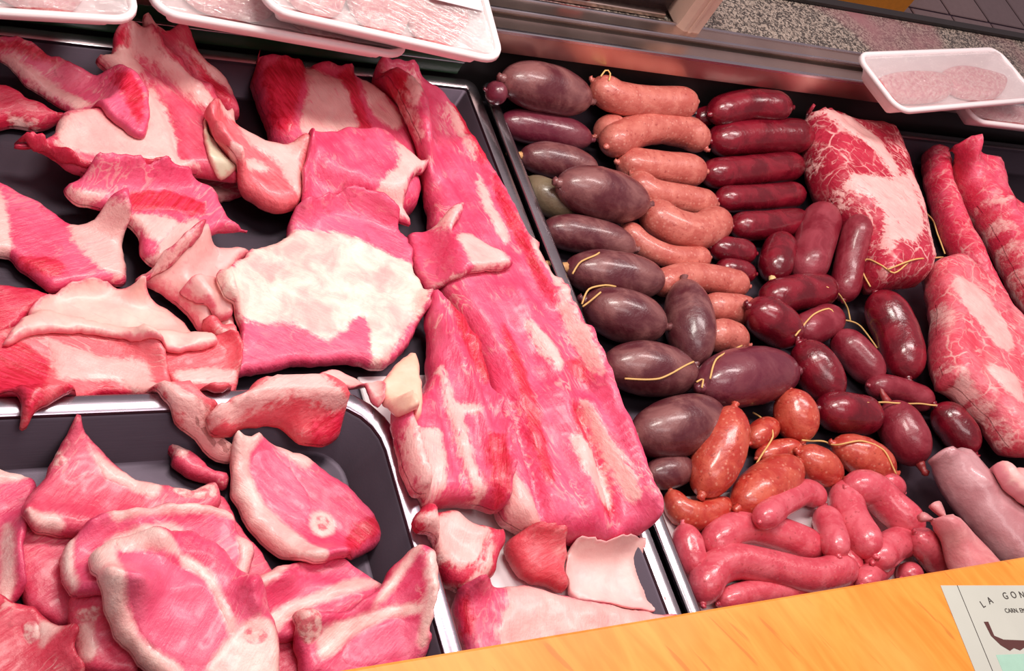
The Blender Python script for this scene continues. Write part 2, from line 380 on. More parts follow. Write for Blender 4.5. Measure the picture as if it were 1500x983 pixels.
def plain(name, c, rough=0.5, metal=0.0, nsc=60.0, var=0.15, bump=0.0, coat=0.0):
    if name in _M: return _M[name]
    k = NT(name); q = k.coord(); n1 = k.noise(q, nsc, 4.0)
    col = k.mix(n1, tuple(x * (1 - var) for x in c), tuple(min(1, x * (1 + var)) for x in c))
    if bump: k.bump(n1, bump, 0.002)
    _M[name] = k.out(Base_Color=col, Roughness=rough, Metallic=metal, Coat_Weight=coat)
    return _M[name]
def steel(name, c, rough, brush=(30, 600, 600)):
    if name in _M: return _M[name]
    k = NT(name); n1 = k.noise(k.coord(scale=brush), 1.0, 3.0, 0.6); n2 = k.noise(k.coord(), 14.0, 3.0)
    col = k.mix(n2, tuple(x * 0.8 for x in c), tuple(min(1, x * 1.15) for x in c))
    k.bump(n1, 0.05, 0.001)
    _M[name] = k.out(Base_Color=col, Roughness=k.math('ADD', rough - 0.06, k.math('MULTIPLY', n2, 0.14)), Metallic=1.0)
    return _M[name]

# ------------------------------------------------------------------ generic shapes
def loft(loops, close_start=True, close_end=True):
    n = len(loops[0]); verts = [tuple(p) for L in loops for p in L]; faces = []
    for a in range(len(loops) - 1):
        for i in range(n):
            j = (i + 1) % n; faces.append((a * n + i, a * n + j, (a + 1) * n + j, (a + 1) * n + i))
    if close_start: faces.append(tuple(reversed(range(n))))
    if close_end: faces.append(tuple(range((len(loops) - 1) * n, len(loops) * n)))
    return verts, faces
def rrect(x0, x1, y0, y1, r, z, seg=6):
    out = []
    for cx, cy, a0 in ((x1 - r, y1 - r, 0), (x0 + r, y1 - r, 90), (x0 + r, y0 + r, 180), (x1 - r, y0 + r, 270)):
        for k in range(seg + 1):
            a = math.radians(a0 + 90 * k / seg); out.append((cx + r * math.cos(a), cy + r * math.sin(a), z))
    return out
def box(x0, x1, y0, y1, z0, z1, bev=0.0):
    b = min(bev, (x1 - x0) / 2.01, (y1 - y0) / 2.01, (z1 - z0) / 2.01)
    if b <= 0:
        return [(x, y, z) for z in (z0, z1) for x, y in ((x0, y0), (x1, y0), (x1, y1), (x0, y1))], [(3, 2, 1, 0), (4, 5, 6, 7), (0, 1, 5, 4), (1, 2, 6, 5), (2, 3, 7, 6), (3, 0, 4, 7)]
    L = [rrect(x0 + b, x1 - b, y0 + b, y1 - b, 0.0002, z0, 1), rrect(x0, x1, y0, y1, b, z0 + b, 1), rrect(x0, x1, y0, y1, b, z1 - b, 1), rrect(x0 + b, x1 - b, y0 + b, y1 - b, 0.0002, z1, 1)]
    return loft(L)
def tray_loops(x0, x1, y0, y1, z0, z1, slope, lip, rc, th, drop=0.004):
    """open tray: out under the lip, over it, down the inner wall, floor"""
    s = slope
    def rr(off, z): return rrect(x0 + off, x1 - off, y0 + off, y1 - off, max(0.003, rc - off), z)
    L = [rr(lip + s + th, z0), rr(lip + th * 1.2, z1 - th * 1.5), rr(th, z1 - th * 1.2), rr(0.0005, z1 - drop), rr(0.0, z1 - drop), rr(0.0006, z1 - 0.0008), rr(th * 0.8, z1),
         rr(lip - 0.002, z1), rr(lip, z1 - 0.0010), rr(lip + 0.001, z1 - 0.004), rr(lip + s * 0.8, z0 + 0.008), rr(lip + s, z0 + 0.003), rr(lip + s + 0.006, z0 + th)]
    return loft(L)
def tube(pts, rad, seg=8, caps=True):
    pts = np.asarray(pts, float); n = len(pts); rad = np.broadcast_to(np.asarray(rad, float), (n,))
    tan = np.gradient(pts, axis=0); tan /= np.linalg.norm(tan, axis=1)[:, None] + 1e-12
    up = np.array([0, 0, 1.0]); up = up if abs(tan[0] @ up) < 0.9 else np.array([1.0, 0, 0]); loops = []
    u = up - tan[0] * (up @ tan[0]); u /= np.linalg.norm(u)
    for i in range(n):
        u = u - tan[i] * (u @ tan[i]); u /= np.linalg.norm(u) + 1e-12; w = np.cross(tan[i], u)
        loops.append([tuple(pts[i] + rad[i] * (math.cos(a) * u + math.sin(a) * w)) for a in np.linspace(0, 2 * math.pi, seg, endpoint=False)])
    return loft(loops, caps, caps)

# ------------------------------------------------------------------ sausages
def spine3(px, rpx, soft=0.45, lift=0.0, zmax=0.085):
    """axis of a sausage lying on the pile, from its axis in the photo and its half-width there"""
    px = np.asarray(px, float); n = 15; q = resample(spline(px, False, 10), np.linalg.norm(np.diff(px, axis=0), axis=1).sum() / (n - 1), False)
    c = P(*q.mean(0), 0.03); r = rpx * depth_at(c[0], c[1], 0.03) / FPX; z = np.full(len(q), r)
    for it in range(4):
        xy = np.array([P(u, v, zz) for (u, v), zz in zip(q, z)])
        r = np.mean([rpx * depth_at(a, b, zz) / FPX for (a, b), zz in zip(xy, z)])
        off = [(0, 0)] + [(soft * r * math.cos(t), soft * r * math.sin(t)) for t in np.linspace(0, 2 * math.pi, 8, endpoint=False)]
        hs = np.mean([hsample(HM, xy[:, 0] + a, xy[:, 1] + b) for a, b in off], axis=0)
        hs = np.where(hs > 0.25 * r, hs, 0.3 * hs)
        for _ in range(10): hs = np.convolve(np.pad(hs, 2, mode='edge'), [0.1, 0.2, 0.4, 0.2, 0.1], 'valid')
        t = np.linspace(-1, 1, len(hs)); lin = np.polyval(np.polyfit(t, hs, 1), t)
        zn = np.minimum(r * 0.96 + 0.6 * lin + 0.4 * hs + lift, zmax); z = zn if it == 0 else 0.5 * z + 0.5 * zn
    xy = np.array([P(u, v, zz) for (u, v), zz in zip(q, z)])
    return np.c_[xy, z], r
def stamp(pts, rad):
    for (a, b, c), r in zip(pts, rad):
        i0, i1 = int((a - r - HX0) / CELL), int((a + r - HX0) / CELL) + 2; j0, j1 = int((b - r - HY0) / CELL), int((b + r - HY0) / CELL) + 2
        if i0 < 0 or j0 < 0 or i1 >= HNX or j1 >= HNY: continue
        dx = GX[i0:i1][:, None] - a; dy = GY[j0:j1][None] - b; d2 = r * r - dx * dx - dy * dy
        HM[i0:i1, j0:j1] = np.where(d2 > 0, np.maximum(HM[i0:i1, j0:j1], c + np.sqrt(np.maximum(d2, 0))), HM[i0:i1, j0:j1])
def sausage_body(pts, r, seed, full=0.36, wob=0.05, seg=20, n=26, flat=0.0, taper=(0, 0)):
    pts = resample(pts, np.linalg.norm(np.diff(pts, axis=0), axis=1).sum() / (n - 1), False)
    L = np.linalg.norm(np.diff(pts, axis=0), axis=1).sum(); m = len(pts)
    # more rings near the ends
    t = 0.5 - 0.5 * np.cos(np.linspace(0.10, math.pi - 0.10, m)); t = (t - t[0]) / (t[-1] - t[0])
    src = np.linspace(0, 1, m); pts = np.c_[tuple(np.interp(t, src, pts[:, k]) for k in range(3))]
    cap = min(0.48, full * 2 * r / L * 1.25); e = np.minimum(t, 1 - t) / cap; prof = np.where(e < 1, np.sqrt(np.maximum(0, 1 - (1 - np.clip(e, 0, 1)) ** 2.0)), 1.0)
    prof = np.maximum(prof, 0.10) * (1 - taper[0] * (1 - t) - taper[1] * t)
    rr = r * prof
    verts, faces = tube(pts, rr, seg)
    V = np.array(verts); ax = np.repeat(pts, seg, axis=0); off = V - ax; rn = np.linalg.norm(off, axis=1)
    nz = np.array([mnoise.noise(Vector(v) * 55 + Vector((seed * 3.1, 0, 0))) * 0.7 + mnoise.noise(Vector(v) * 130 + Vector((0, seed * 2.7, 0))) * 0.4 for v in V.tolist()])
    V = ax + off * (1 + wob * nz)[:, None]
    if flat: V[:, 2] = ax[:, 2] + (V[:, 2] - ax[:, 2]) * (1 - flat)
    return V, faces, pts, rr
def sausage(name, label, group, px, rpx, mat, knots=(0.45, 0.45), knot_mat=None, seed=0, cat='sausage', wob=0.05, full=0.36, soft=0.45, lift=0.0, zmax=0.085, taper=(0, 0), string=None, string_mat=None, extra=None):
    pts, r = spine3(px, rpx, soft, lift, zmax)
    V, F, sp, rr = sausage_body(pts, r, seed, full, wob, taper=taper)
    stamp(sp, rr * 0.96)
    c = sp.mean(0); org = (c[0], c[1], float(V[:, 2].min())); root = empty(name, org)
    mesh_obj('casing', V, F, mat, root, org)
    for k, on in enumerate(knots):
        if not on: continue
        a = sp[0] if k == 0 else sp[-1]; b = sp[3] if k == 0 else sp[-4]; d = (a - b); d /= np.linalg.norm(d) + 1e-9
        ln = r * 0.55 * (on if on != 1 else 1.0)
        q = [a - d * r * 0.10, a + d * ln * 0.25, a + d * ln * 0.55, a + d * ln * 0.8 + np.array([0, 0, 0.001]), a + d * ln]
        kr = np.array([0.24, 0.17, 0.13, 0.18, 0.08]) * r
        kv, kf = tube(q, kr, 8); mesh_obj('knot', kv, kf, (knot_mat or mat) if on >= 1 else mat, root, org)
    if string:
        for st in string:
            put_string(st, root, org, string_mat or M_string)
    return root, org
def put_string(px, parent, org, mat, rad=0.0009, dz=0.0008, name='string'):
    q = resample(spline(px, False, 8), 5.0, False); zz = raycast(q, HM) + dz
    for _ in range(3): zz = np.convolve(np.pad(zz, 2, mode='edge'), [0.15, 0.2, 0.3, 0.2, 0.15], 'valid')
    zz = zz + 0.0010
    out = np.array([(*P(u, v, w), w) for (u, v), w in zip(q, zz)])
    if len(out) > 4: out[:, 2] = np.maximum(out[:, 2], np.convolve(np.pad(out[:, 2], 2, mode='edge'), [0.2] * 5, 'valid'))
    v, f = tube(out, rad, 6)
    return mesh_obj(name, v, f, mat, parent, org)
# ================================================================== the setting
M_floor = plain('shop_floor_grout', (0.10, 0.06, 0.09), 0.6)
M_steel_dark = steel('dark_tray_steel', (0.085, 0.065, 0.085), 0.50)
M_steel = steel('bright_tray_steel', (0.62, 0.58, 0.62), 0.24)
M_ledge = steel('ledge_steel', (0.66, 0.50, 0.44), 0.30, (20, 500, 500))
M_black = plain('black_panel', (0.015, 0.012, 0.012), 0.45)
M_string = plain('butcher_string', (0.75, 0.45, 0.16), 0.7)
M_clear = None
def granite():
    k = NT('speckled_granite'); q = k.coord(); vo = k.t.nodes.new('ShaderNodeTexVoronoi'); k.link(q, vo.inputs['Vector']); vo.inputs['Scale'].default_value = 380.0
    n = k.noise(q, 620.0, 2.0); n2 = k.noise(q, 5.0, 3.0)
    sep = k.t.nodes.new('ShaderNodeSeparateColor'); k.link(vo.outputs['Color'], sep.inputs[0])
    c = k.mix(k.smooth(sep.outputs[0], 0.25, 0.9), (0.045, 0.035, 0.03), (0.34, 0.27, 0.22)); c = k.mix(k.smooth(n, 0.60, 0.68), c, (0.75, 0.66, 0.56)); c = k.mix(k.smooth(n2, 0.45, 0.65), c, (0.30, 0.13, 0.14))
    k.bump(n, 0.05, 0.001)
    return k.out(Base_Color=c, Roughness=0.3)
def wood():
    k = NT('varnished_wood'); a = 1.20
    st = k.coord(scale=(9, 55, 40), rot=(0, 0, a)); g = k.noise(st, 1.0, 4.0, 0.6, 0.9); q = k.coord(); b = k.noise(q, 7.0, 3.0)
    c = k.mix(k.smooth(g, 0.3, 0.72), (0.88, 0.27, 0.025), (0.93, 0.38, 0.055)); c = k.mix(k.math('MULTIPLY', k.smooth(b, 0.45, 0.75), 0.5), c, (0.95, 0.50, 0.12))
    ln = k.noise(k.coord(scale=(14, 160, 60), rot=(0, 0, a - 0.15)), 1.0, 2.0, 0.5, 0.4); c = k.mix(k.math('MULTIPLY', k.smooth(ln, 0.64, 0.70), 0.6), c, (0.55, 0.17, 0.02))
    k.bump(ln, 0.08, 0.001)
    return k.out(Base_Color=c, Roughness=0.42, Coat_Weight=0.15)
FZ = -0.90
v, f = box(-0.6, 4.6, -0.6, 4.2, FZ - 0.05, FZ); floor = prop(mesh_obj('floor', v, f, M_floor, smooth=False), kind='structure')
tile_mats = [plain('floor_tile_%d' % i, c, 0.4) for i, c in enumerate([(0.30, 0.22, 0.22), (0.36, 0.26, 0.25), (0.20, 0.11, 0.16), (0.42, 0.33, 0.30)])]
tv, tf = box(-0.098, 0.098, -0.098, 0.098, 0.0, 0.006, 0.003); tile_me = []
for m in tile_mats:
    o = bpy.data.meshes.new('floor_tile'); o.from_pydata(tv, [], tf); o.materials.append(m); tile_me.append(o)
rnd = random.Random(4)
for ix in range(15):
    for iy in range(12):
        o = bpy.data.objects.new('floor_tile', tile_me[rnd.choice([0, 1, 1, 2, 3])]); COL.objects.link(o); o.location = (1.45 + ix * 0.205, 1.25 + iy * 0.205, FZ); o.parent = floor
v, f = box(0.02, 1.95, 0.129, 0.792, FZ, -0.0035, 0.002); prop(mesh_obj('counter_body', v, f, M_steel_dark, smooth=False), kind='structure')
v, f = box(0.0, 1.95, 0.792, 0.80, FZ, 0.066); prop(mesh_obj('wall_back', v, f, M_black, smooth=False), kind='structure')
v, f = box(-0.15, 1.95, 0.09, 0.128, FZ, 0.070); prop(mesh_obj('wall_front', v, f, M_steel_dark, smooth=False), kind='structure')
GREEN = plain('green_reflection_strip', (0.018, 0.060, 0.026), 0.30)  # added strip, its green stands in for reflections along the back wall
gs = empty('trim_3', (0.3, 0.790, 0.03)); prop(gs, kind='structure')
for nm, b, m in (('strip', (0.03, 0.575, 0.7875, 0.7915, 0.031, 0.0655, 0.0005), GREEN), ('bead', (0.03, 0.575, 0.7855, 0.788, 0.047, 0.0485, 0.0004), M_steel)):
    v, f = box(*b); mesh_obj(nm, v, f, m, gs, (0.3, 0.790, 0.03), smooth=False)
# steel ledge along the back of the case: lower strip, groove, raised rail with two lips
led = empty('trim_1', (0.9, 0.80, 0.066)); prop(led, kind='structure'); lo = (0.9, 0.80, 0.066)
for nm, b, m in (('front_strip', (0.0, 1.95, 0.786, 0.797, 0.066, 0.0915, 0.0012), M_ledge), ('lower_lip', (0.0, 1.95, 0.7845, 0.789, 0.0905, 0.0955, 0.001), M_steel), ('shelf_strip', (0.0, 1.95, 0.788, 0.806, 0.088, 0.0935, 0.0008), M_ledge),
                 ('groove', (0.0, 1.95, 0.803, 0.812, 0.084, 0.090, 0.0005), M_black), ('rail', (0.0, 1.95, 0.810, 0.832, 0.086, 0.0985, 0.0012), M_ledge), ('rail_lip', (0.0, 1.95, 0.8095, 0.813, 0.096, 0.1005, 0.0009), M_steel), ('rear_lip', (0.0, 1.95, 0.8285, 0.832, 0.096, 0.1005, 0.0009), M_steel)):
    v, f = box(*b); mesh_obj(nm, v, f, m, led, lo, smooth=False)
G0, G1 = P(1185, 9, 0.09), P(1500, 63, 0.09)
sl = (G1[1] - G0[1]) / (G1[0] - G0[0]); yA = G0[1] + sl * (0.0 - G0[0]); yB = G0[1] + sl * (2.3 - G0[0])
def slab4(x0, x1, y0, ya, yb, z0, z1):
    return [(x0, y0, z0), (x1, y0, z0), (x1, yb, z0), (x0, ya, z0), (x0, y0, z1), (x1, y0, z1), (x1, yb, z1), (x0, ya, z1)], [(3, 2, 1, 0), (4, 5, 6, 7), (0, 1, 5, 4), (1, 2, 6, 5), (2, 3, 7, 6), (3, 0, 4, 7)]
v, f = slab4(0.0, 2.3, 0.832, yA, yB, 0.05, 0.092); prop(mesh_obj('worktop', v, f, granite(), smooth=False), kind='structure')
v, f = slab4(0.0, 2.3, 0.86, yA - 0.03, yB - 0.03, FZ, 0.05); prop(mesh_obj('wall_worktop', v, f, M_black, smooth=False), kind='structure')
ed = [(0.0, yA + 0.001), (2.3, yB + 0.001)]
v, f = [(x, y + o, z) for z in (0.05, 0.097) for (x, y), o in ((ed[0], 0), (ed[1], 0), (ed[1], 0.011), (ed[0], 0.011))], [(3, 2, 1, 0), (4, 5, 6, 7), (0, 1, 5, 4), (1, 2, 6, 5), (2, 3, 7, 6), (3, 0, 4, 7)]
prop(mesh_obj('trim_2', v, f, M_black, smooth=False), kind='structure')

# wooden board along the customer's side
WZ = 0.085
v, f = box(-0.15, 1.95, -0.06, 0.2047, 0.070, WZ, 0.002); prop(mesh_obj('wooden_board', v, f, wood(), smooth=False, origin=(0.5, 0.1, 0.070)), 'varnished orange wooden board along the front of the meat counter', 'counter board')

# ---- steel trays
def tray(name, label, b, mat, lipmat, slope=0.012, lip=0.012, rc=0.02, floor_z=-0.003, rim=0.03):
    x0, x1, y0, y1 = b; org = ((x0 + x1) / 2, (y0 + y1) / 2, floor_z); v, f = tray_loops(x0, x1, y0, y1, floor_z, rim, slope, lip, rc, 0.0025)
    root = empty(name, org); prop(root, label, 'tray'); n = 28
    lipf = [q for q in f if len(q) == 4 and 3 * n <= min(q) and max(q) < 9 * n]; body = [q for q in f if q not in set(lipf)]
    mesh_obj('tray_body', v, body, mat, root, org)
    mesh_obj('rim', v, lipf, lipmat, root, org)
    return root
tray('steel_tray', 'long dark steel tray under the pork cuts and rib slabs', (0.03, 0.5945, 0.136, 0.784), M_steel_dark, M_steel, rc=0.012)
tray('steel_tray', 'steel tray holding the sausages and the marbled beef', (0.6005, 1.90, 0.136, 0.784), M_steel_dark, M_steel, rc=0.012)
M_chop = steel('chop_tray_steel', (0.42, 0.36, 0.42), 0.25)
tray('steel_tray', 'round-cornered deep steel tray full of pork chops', (0.046, 0.392, 0.150, 0.4255), M_steel_dark, M_chop, slope=0.014, lip=0.014, rc=0.055, floor_z=0.001, rim=0.047)
hset(0.0, 1.8, 0.0, 0.9, 0.0)
hset(0.0, 0.392, 0.0, 0.4255, 0.047); hset(0.0, 0.374, 0.0, 0.408, 0.005)
hset(0.583, 0.612, 0.0, 0.784, 0.030); hset(0.0, 1.8, 0.772, 0.80, 0.030); hset(0.0, 1.8, 0.785, 0.93, 0.098)
M_white = plain('white_board', (0.80, 0.72, 0.74), 0.35, var=0.04)
v, f = box(0.394, 0.5685, 0.152, 0.46, -0.0003, 0.0035, 0.001); prop(mesh_obj('white_cutting_sheet', v, f, M_white, smooth=False, origin=(0.48, 0.34, 0)), 'thin white plastic sheet under the front ends of the rib slabs', 'cutting sheet')
hset(0.394, 0.5685, 0.1, 0.46, 0.0035)
v, f = box(0.628, 0.90, 0.152, 0.33, -0.0003, 0.0032, 0.001); prop(mesh_obj('white_cutting_sheet', v, f, M_white, smooth=False, origin=(0.75, 0.28, 0)), 'thin white plastic sheet under the pink fresh sausages', 'cutting sheet')
# ================================================================== meat
PINK = ((0.74, 0.045, 0.13), (0.85, 0.12, 0.235)); DEEP = ((0.60, 0.012, 0.045), (0.76, 0.055, 0.12)); ROSE = ((0.68, 0.04, 0.10), (0.80, 0.13, 0.21)); CORAL = ((0.76, 0.06, 0.09), (0.85, 0.17, 0.20))
BEEF = ((0.42, 0.010, 0.035), (0.60, 0.035, 0.075)); 
SK = ((0.85, 0.42, 0.40), (0.90, 0.55, 0.52))
bone_mat = plain('bone', (0.82, 0.42, 0.42), 0.45, nsc=160, var=0.3, bump=0.4)
PIECES = 0; TH = 0.8
def cut(name, label, cat, outline, T, colour, ang=0.0, fats=(), bones=(), group=None, marb=0.35, film=0.0, wet=0.5, body='lean', reds=(), eye=(), blush=0.4, streak=1.0, white=None, ragged=0.010, net=0.0, paint=(), **kw):
    global PIECES
    PIECES += 1; sd = PIECES * 7
    root = empty(name, (0, 0, 0)); prop(root, label, cat, group)
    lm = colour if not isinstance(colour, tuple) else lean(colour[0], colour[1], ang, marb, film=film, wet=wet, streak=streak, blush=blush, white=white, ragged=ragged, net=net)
    T *= TH
    o, org, poly = sheet(body, outline, T, lm, root, None, seed=sd, grain=ang, zones={'fat': list(fats) + list(paint), 'deep': reds, 'eye': eye, 'bone': bones}, **kw)
    root.location = org
    return root

# --- rib and loin slabs
cut('pork_loin', 'thick red pork loin slab end standing behind the big folded sheet', 'meat',
    [(372, 95), (385, 66), (430, 66), (500, 74), (535, 90), (575, 135), (605, 185), (612, 240), (610, 300), (560, 330), (450, 300), (400, 230), (385, 170)], 0.050, PINK, 1.9, s=0.004, r=0.02,
    fats=[[(452, 85), (480, 82), (500, 120), (515, 160), (520, 190), (445, 195), (440, 180), (452, 130)], [(530, 115), (555, 118), (570, 150), (590, 175), (575, 190), (545, 165)]],
    reds=[[(376, 92), (392, 72), (445, 72), (452, 90), (438, 140), (425, 195), (398, 195), (386, 150)], [(505, 85), (522, 98), (530, 150), (545, 190), (525, 190), (512, 140)]], blush=1.0)
cut('pork_loin', 'long pork loin slab with a knobbly bone ridge beside the steel divider', 'meat',
    [(548, 104), (580, 97), (612, 104), (655, 135), (690, 190), (722, 245), (760, 300), (800, 365), (850, 450), (895, 535), (930, 620), (968, 715), (974, 748), (950, 775), (880, 800), (800, 800), (745, 785), (722, 768),
     (712, 700), (718, 640), (698, 560), (672, 500), (640, 440), (630, 380), (625, 300), (600, 215), (570, 150)], 0.048, PINK, 1.85, s=0.004, r=0.018, lump=0.12,
    bumps=[([(690, 205), (760, 330), (810, 440)], 0.006, 0.007), ([(700, 470), (735, 540), (770, 640), (800, 760)], 0.004, -0.010), ([(845, 600), (870, 650), (905, 760)], 0.004, -0.010), ([(760, 430), (810, 540), (850, 660), (870, 780)], 0.010, 0.006), ([(860, 595), (895, 655), (935, 730)], 0.006, 0.008), ([(620, 150), (650, 230), (690, 310)], 0.004, -0.004)] + [([(775 + 17 * i, 325 + 31 * i), (783 + 17 * i, 332 + 31 * i)], 0.006, 0.009) for i in range(8)],
    fats=[[(598, 115), (612, 118), (606, 165), (612, 210), (600, 205), (594, 160)], [(655, 150), (668, 165), (685, 200), (700, 230), (690, 232), (668, 195)], [(850, 590), (862, 590), (905, 660), (935, 710), (935, 735), (915, 725), (880, 665)],
          [(775, 330), (800, 350), (825, 400), (835, 430), (850, 470), (880, 510), (885, 545), (862, 540), (835, 500), (818, 450), (805, 400), (780, 360)], [(700, 255), (720, 300), (745, 350), (735, 352), (705, 300)], [(770, 470), (800, 490), (825, 530), (815, 540), (780, 500)], [(835, 640), (850, 640), (880, 690), (895, 740), (880, 735), (855, 690)]],
    reds=[[(735, 480), (748, 490), (790, 600), (812, 700), (800, 705), (770, 620)], [(838, 600), (848, 600), (880, 680), (900, 750), (888, 755), (862, 690)], [(552, 108), (578, 100), (598, 108), (600, 160), (610, 205), (590, 185), (568, 145)], [(720, 255), (735, 270), (765, 330), (790, 385), (815, 435), (810, 445), (790, 420), (765, 370), (735, 310)], [(828, 530), (845, 525), (865, 550), (862, 560), (840, 552)], [(660, 130), (675, 150), (700, 200), (715, 235), (705, 240), (690, 215), (670, 170)]],
    paint=[[(720, 690), (750, 690), (790, 760), (770, 790), (735, 765)]], marb=0.8)
cut('spare_ribs', 'short slab of pork spare ribs with ragged streaked meat', 'meat',
    [(622, 440), (655, 428), (690, 470), (722, 530), (745, 600), (752, 660), (745, 735), (700, 748), (660, 738), (605, 745), (590, 712), (575, 650), (570, 610), (600, 590), (622, 560)], 0.042, PINK, 1.2, s=0.0035, r=0.014,
    bumps=[([(650, 470), (690, 560), (715, 640), (720, 720)], 0.006, 0.005), ([(640, 560), (660, 640), (690, 735)], 0.004, -0.004), ([(690, 500), (735, 620)], 0.004, -0.005)],
    fats=[[(640, 540), (652, 545), (668, 590), (705, 592), (700, 606), (680, 610), (690, 660), (702, 700), (700, 740), (690, 715), (672, 660), (655, 600)], [(600, 620), (640, 625), (655, 690), (640, 730), (605, 735), (590, 690)]], blush=1.5, marb=0.9,
    reds=[[(712, 640), (738, 640), (742, 730), (715, 735), (720, 690)], [(660, 440), (690, 480), (720, 545), (712, 560), (680, 500)]])
cut('meat_trimming', 'glossy coral lump of trimmings under the long loin slab', 'meat', [(742, 795), (775, 780), (820, 785), (835, 810), (828, 835), (826, 865), (790, 862), (755, 850), (742, 825)], 0.030, CORAL, 0.3, marb=0.8, r=0.014, film=0.5)

# --- back left: shoulder cuts, leaning against the back of the case
HSAVE = HM.copy(); ramp = np.clip((GY - 0.690) / 0.094, 0, 1) ** 1.3 * 0.062
RX = GX < 0.40; HM[RX] = np.where((GY > 0.690)[None], np.maximum(np.minimum(HM[RX], 0.062), ramp[None]), HM[RX])
cut('pork_shoulder', 'dark red pork offcut poking out under the long flap', 'meat', [(-55, 125), (15, 122), (45, 140), (80, 158), (108, 168), (90, 182), (55, 195), (20, 192), (-55, 190)], 0.022, DEEP, 0.4, fats=[[(12, 170), (45, 180), (55, 192), (20, 188)]])
cut('pork_shoulder', 'narrow red pork strip with white seams leaning under the foam trays', 'meat',
    [(208, 30), (218, 14), (245, 34), (272, 34), (300, 78), (335, 112), (350, 152), (348, 178), (322, 182), (288, 155), (245, 112), (212, 72)], 0.030, ROSE, 2.3,
    fats=[[(212, 26), (222, 18), (245, 34), (240, 40), (222, 34)], [(262, 62), (300, 82), (333, 112), (342, 140), (325, 122), (292, 92)]], reds=[[(270, 85), (300, 95), (330, 130), (338, 152), (322, 150), (295, 118)]])
cut('meat_trimming', 'rosy trimming showing below the fan-shaped shoulder, beside the curled muscle', 'meat', [(118, 252), (190, 238), (280, 240), (340, 252), (362, 280), (338, 296), (290, 300), (220, 302), (150, 296)], 0.012, ROSE, 0.4, fats=[[(250, 268), (300, 270), (340, 282), (320, 292), (260, 282)]], marb=0.9)
cut('pork_shoulder', 'broad fan-shaped pork shoulder cut with pale fat and a ragged lower edge', 'meat',
    [(140, 92), (165, 78), (172, 45), (190, 28), (205, 38), (240, 75), (280, 110), (312, 142), (318, 165), (302, 200), (325, 232), (350, 258), (338, 276), (290, 270), (235, 268), (175, 268), (125, 270), (80, 248), (40, 226), (18, 222), (35, 210), (70, 205), (85, 185), (100, 165), (150, 160), (170, 130)], 0.026, ROSE, 2.1,
    fats=[[(188, 32), (203, 40), (240, 78), (285, 115), (310, 142), (302, 160), (275, 140), (245, 108), (215, 85), (195, 72)], [(145, 92), (170, 75), (200, 80), (205, 110), (182, 112), (165, 100)],
          [(80, 195), (95, 172), (140, 160), (175, 190), (208, 195), (212, 140), (222, 130), (245, 165), (255, 200), (262, 235), (290, 250), (230, 258), (215, 240), (180, 230), (130, 225), (85, 215)]],
    reds=[[(175, 45), (186, 42), (192, 72), (175, 80), (165, 76)], [(22, 222), (60, 212), (100, 225), (135, 240), (130, 256), (85, 238)], [(150, 238), (200, 240), (215, 252), (165, 255)]], marb=0.5, bumps=[([(200, 80), (250, 120), (300, 165)], 0.004, -0.006), ([(215, 120), (245, 165), (265, 235)], 0.004, -0.005), ([(240, 78), (290, 125)], 0.006, 0.006)])
cut('meat_trimming', 'dark red ragged trimming along the lower edge of the fan-shaped shoulder', 'meat', [(22, 222), (50, 212), (80, 218), (120, 236), (160, 246), (215, 250), (240, 262), (200, 272), (150, 268), (110, 258), (60, 240)], 0.014, DEEP, 0.5, fats=[[(140, 240), (152, 240), (150, 258), (135, 262)], [(160, 262), (200, 264), (195, 270), (165, 268)]], marb=1.0)
cut('meat_trimming', 'thin greenish-white membrane strip at the edge of the fan-shaped shoulder', 'meat', [(296, 178), (306, 176), (312, 215), (335, 240), (345, 262), (325, 262), (308, 240), (300, 215)], 0.006, fat_mat((0.66, 0.58, 0.40), (0.80, 0.70, 0.52), under=(0.7, 0.3, 0.25), blush=0.2), 0, body='membrane')
cut('pork_shoulder', 'long pork shoulder flap with a cream lower edge, ending in streaky red', 'meat',
    [(-55, 60), (10, 54), (45, 60), (75, 78), (110, 90), (160, 100), (204, 114), (220, 150), (214, 198), (196, 204), (172, 186), (148, 172), (122, 166), (90, 156), (55, 138), (22, 114), (0, 96), (-55, 88)], 0.012, PINK, 0.75, stiff=120, sag=0.0003,
    fats=[[(0, 84), (25, 86), (50, 105), (85, 128), (125, 148), (128, 160), (90, 150), (50, 130), (20, 108)]], reds=[[(-10, 62), (45, 66), (85, 90), (75, 96), (30, 78), (0, 78)], [(165, 106), (200, 118), (212, 150), (206, 185), (190, 160), (175, 130)]], marb=1.0, streak=1.6)
HM[:] = np.where((GY > 0.784)[None] & RX[:, None], np.maximum(HM, 0.098), HM)
cut('pork_belly', 'torn pork offcut with pink membrane below the fan-shaped shoulder', 'meat',
    [(92, 295), (120, 278), (145, 266), (200, 268), (260, 270), (300, 282), (315, 305), (330, 335), (358, 348), (352, 362), (310, 360), (280, 385), (240, 410), (205, 408), (190, 360), (150, 335), (105, 322)], 0.020, PINK, 0.9,
    fats=[[(92, 296), (125, 282), (160, 285), (130, 305), (105, 320)], [(255, 330), (297, 322), (290, 345), (270, 372), (235, 400), (205, 405), (225, 375)], [(188, 318), (225, 315), (260, 325), (235, 355), (190, 345)]], reds=[[(190, 285), (250, 280), (300, 300), (290, 318), (240, 308), (195, 310)]], marb=0.6)
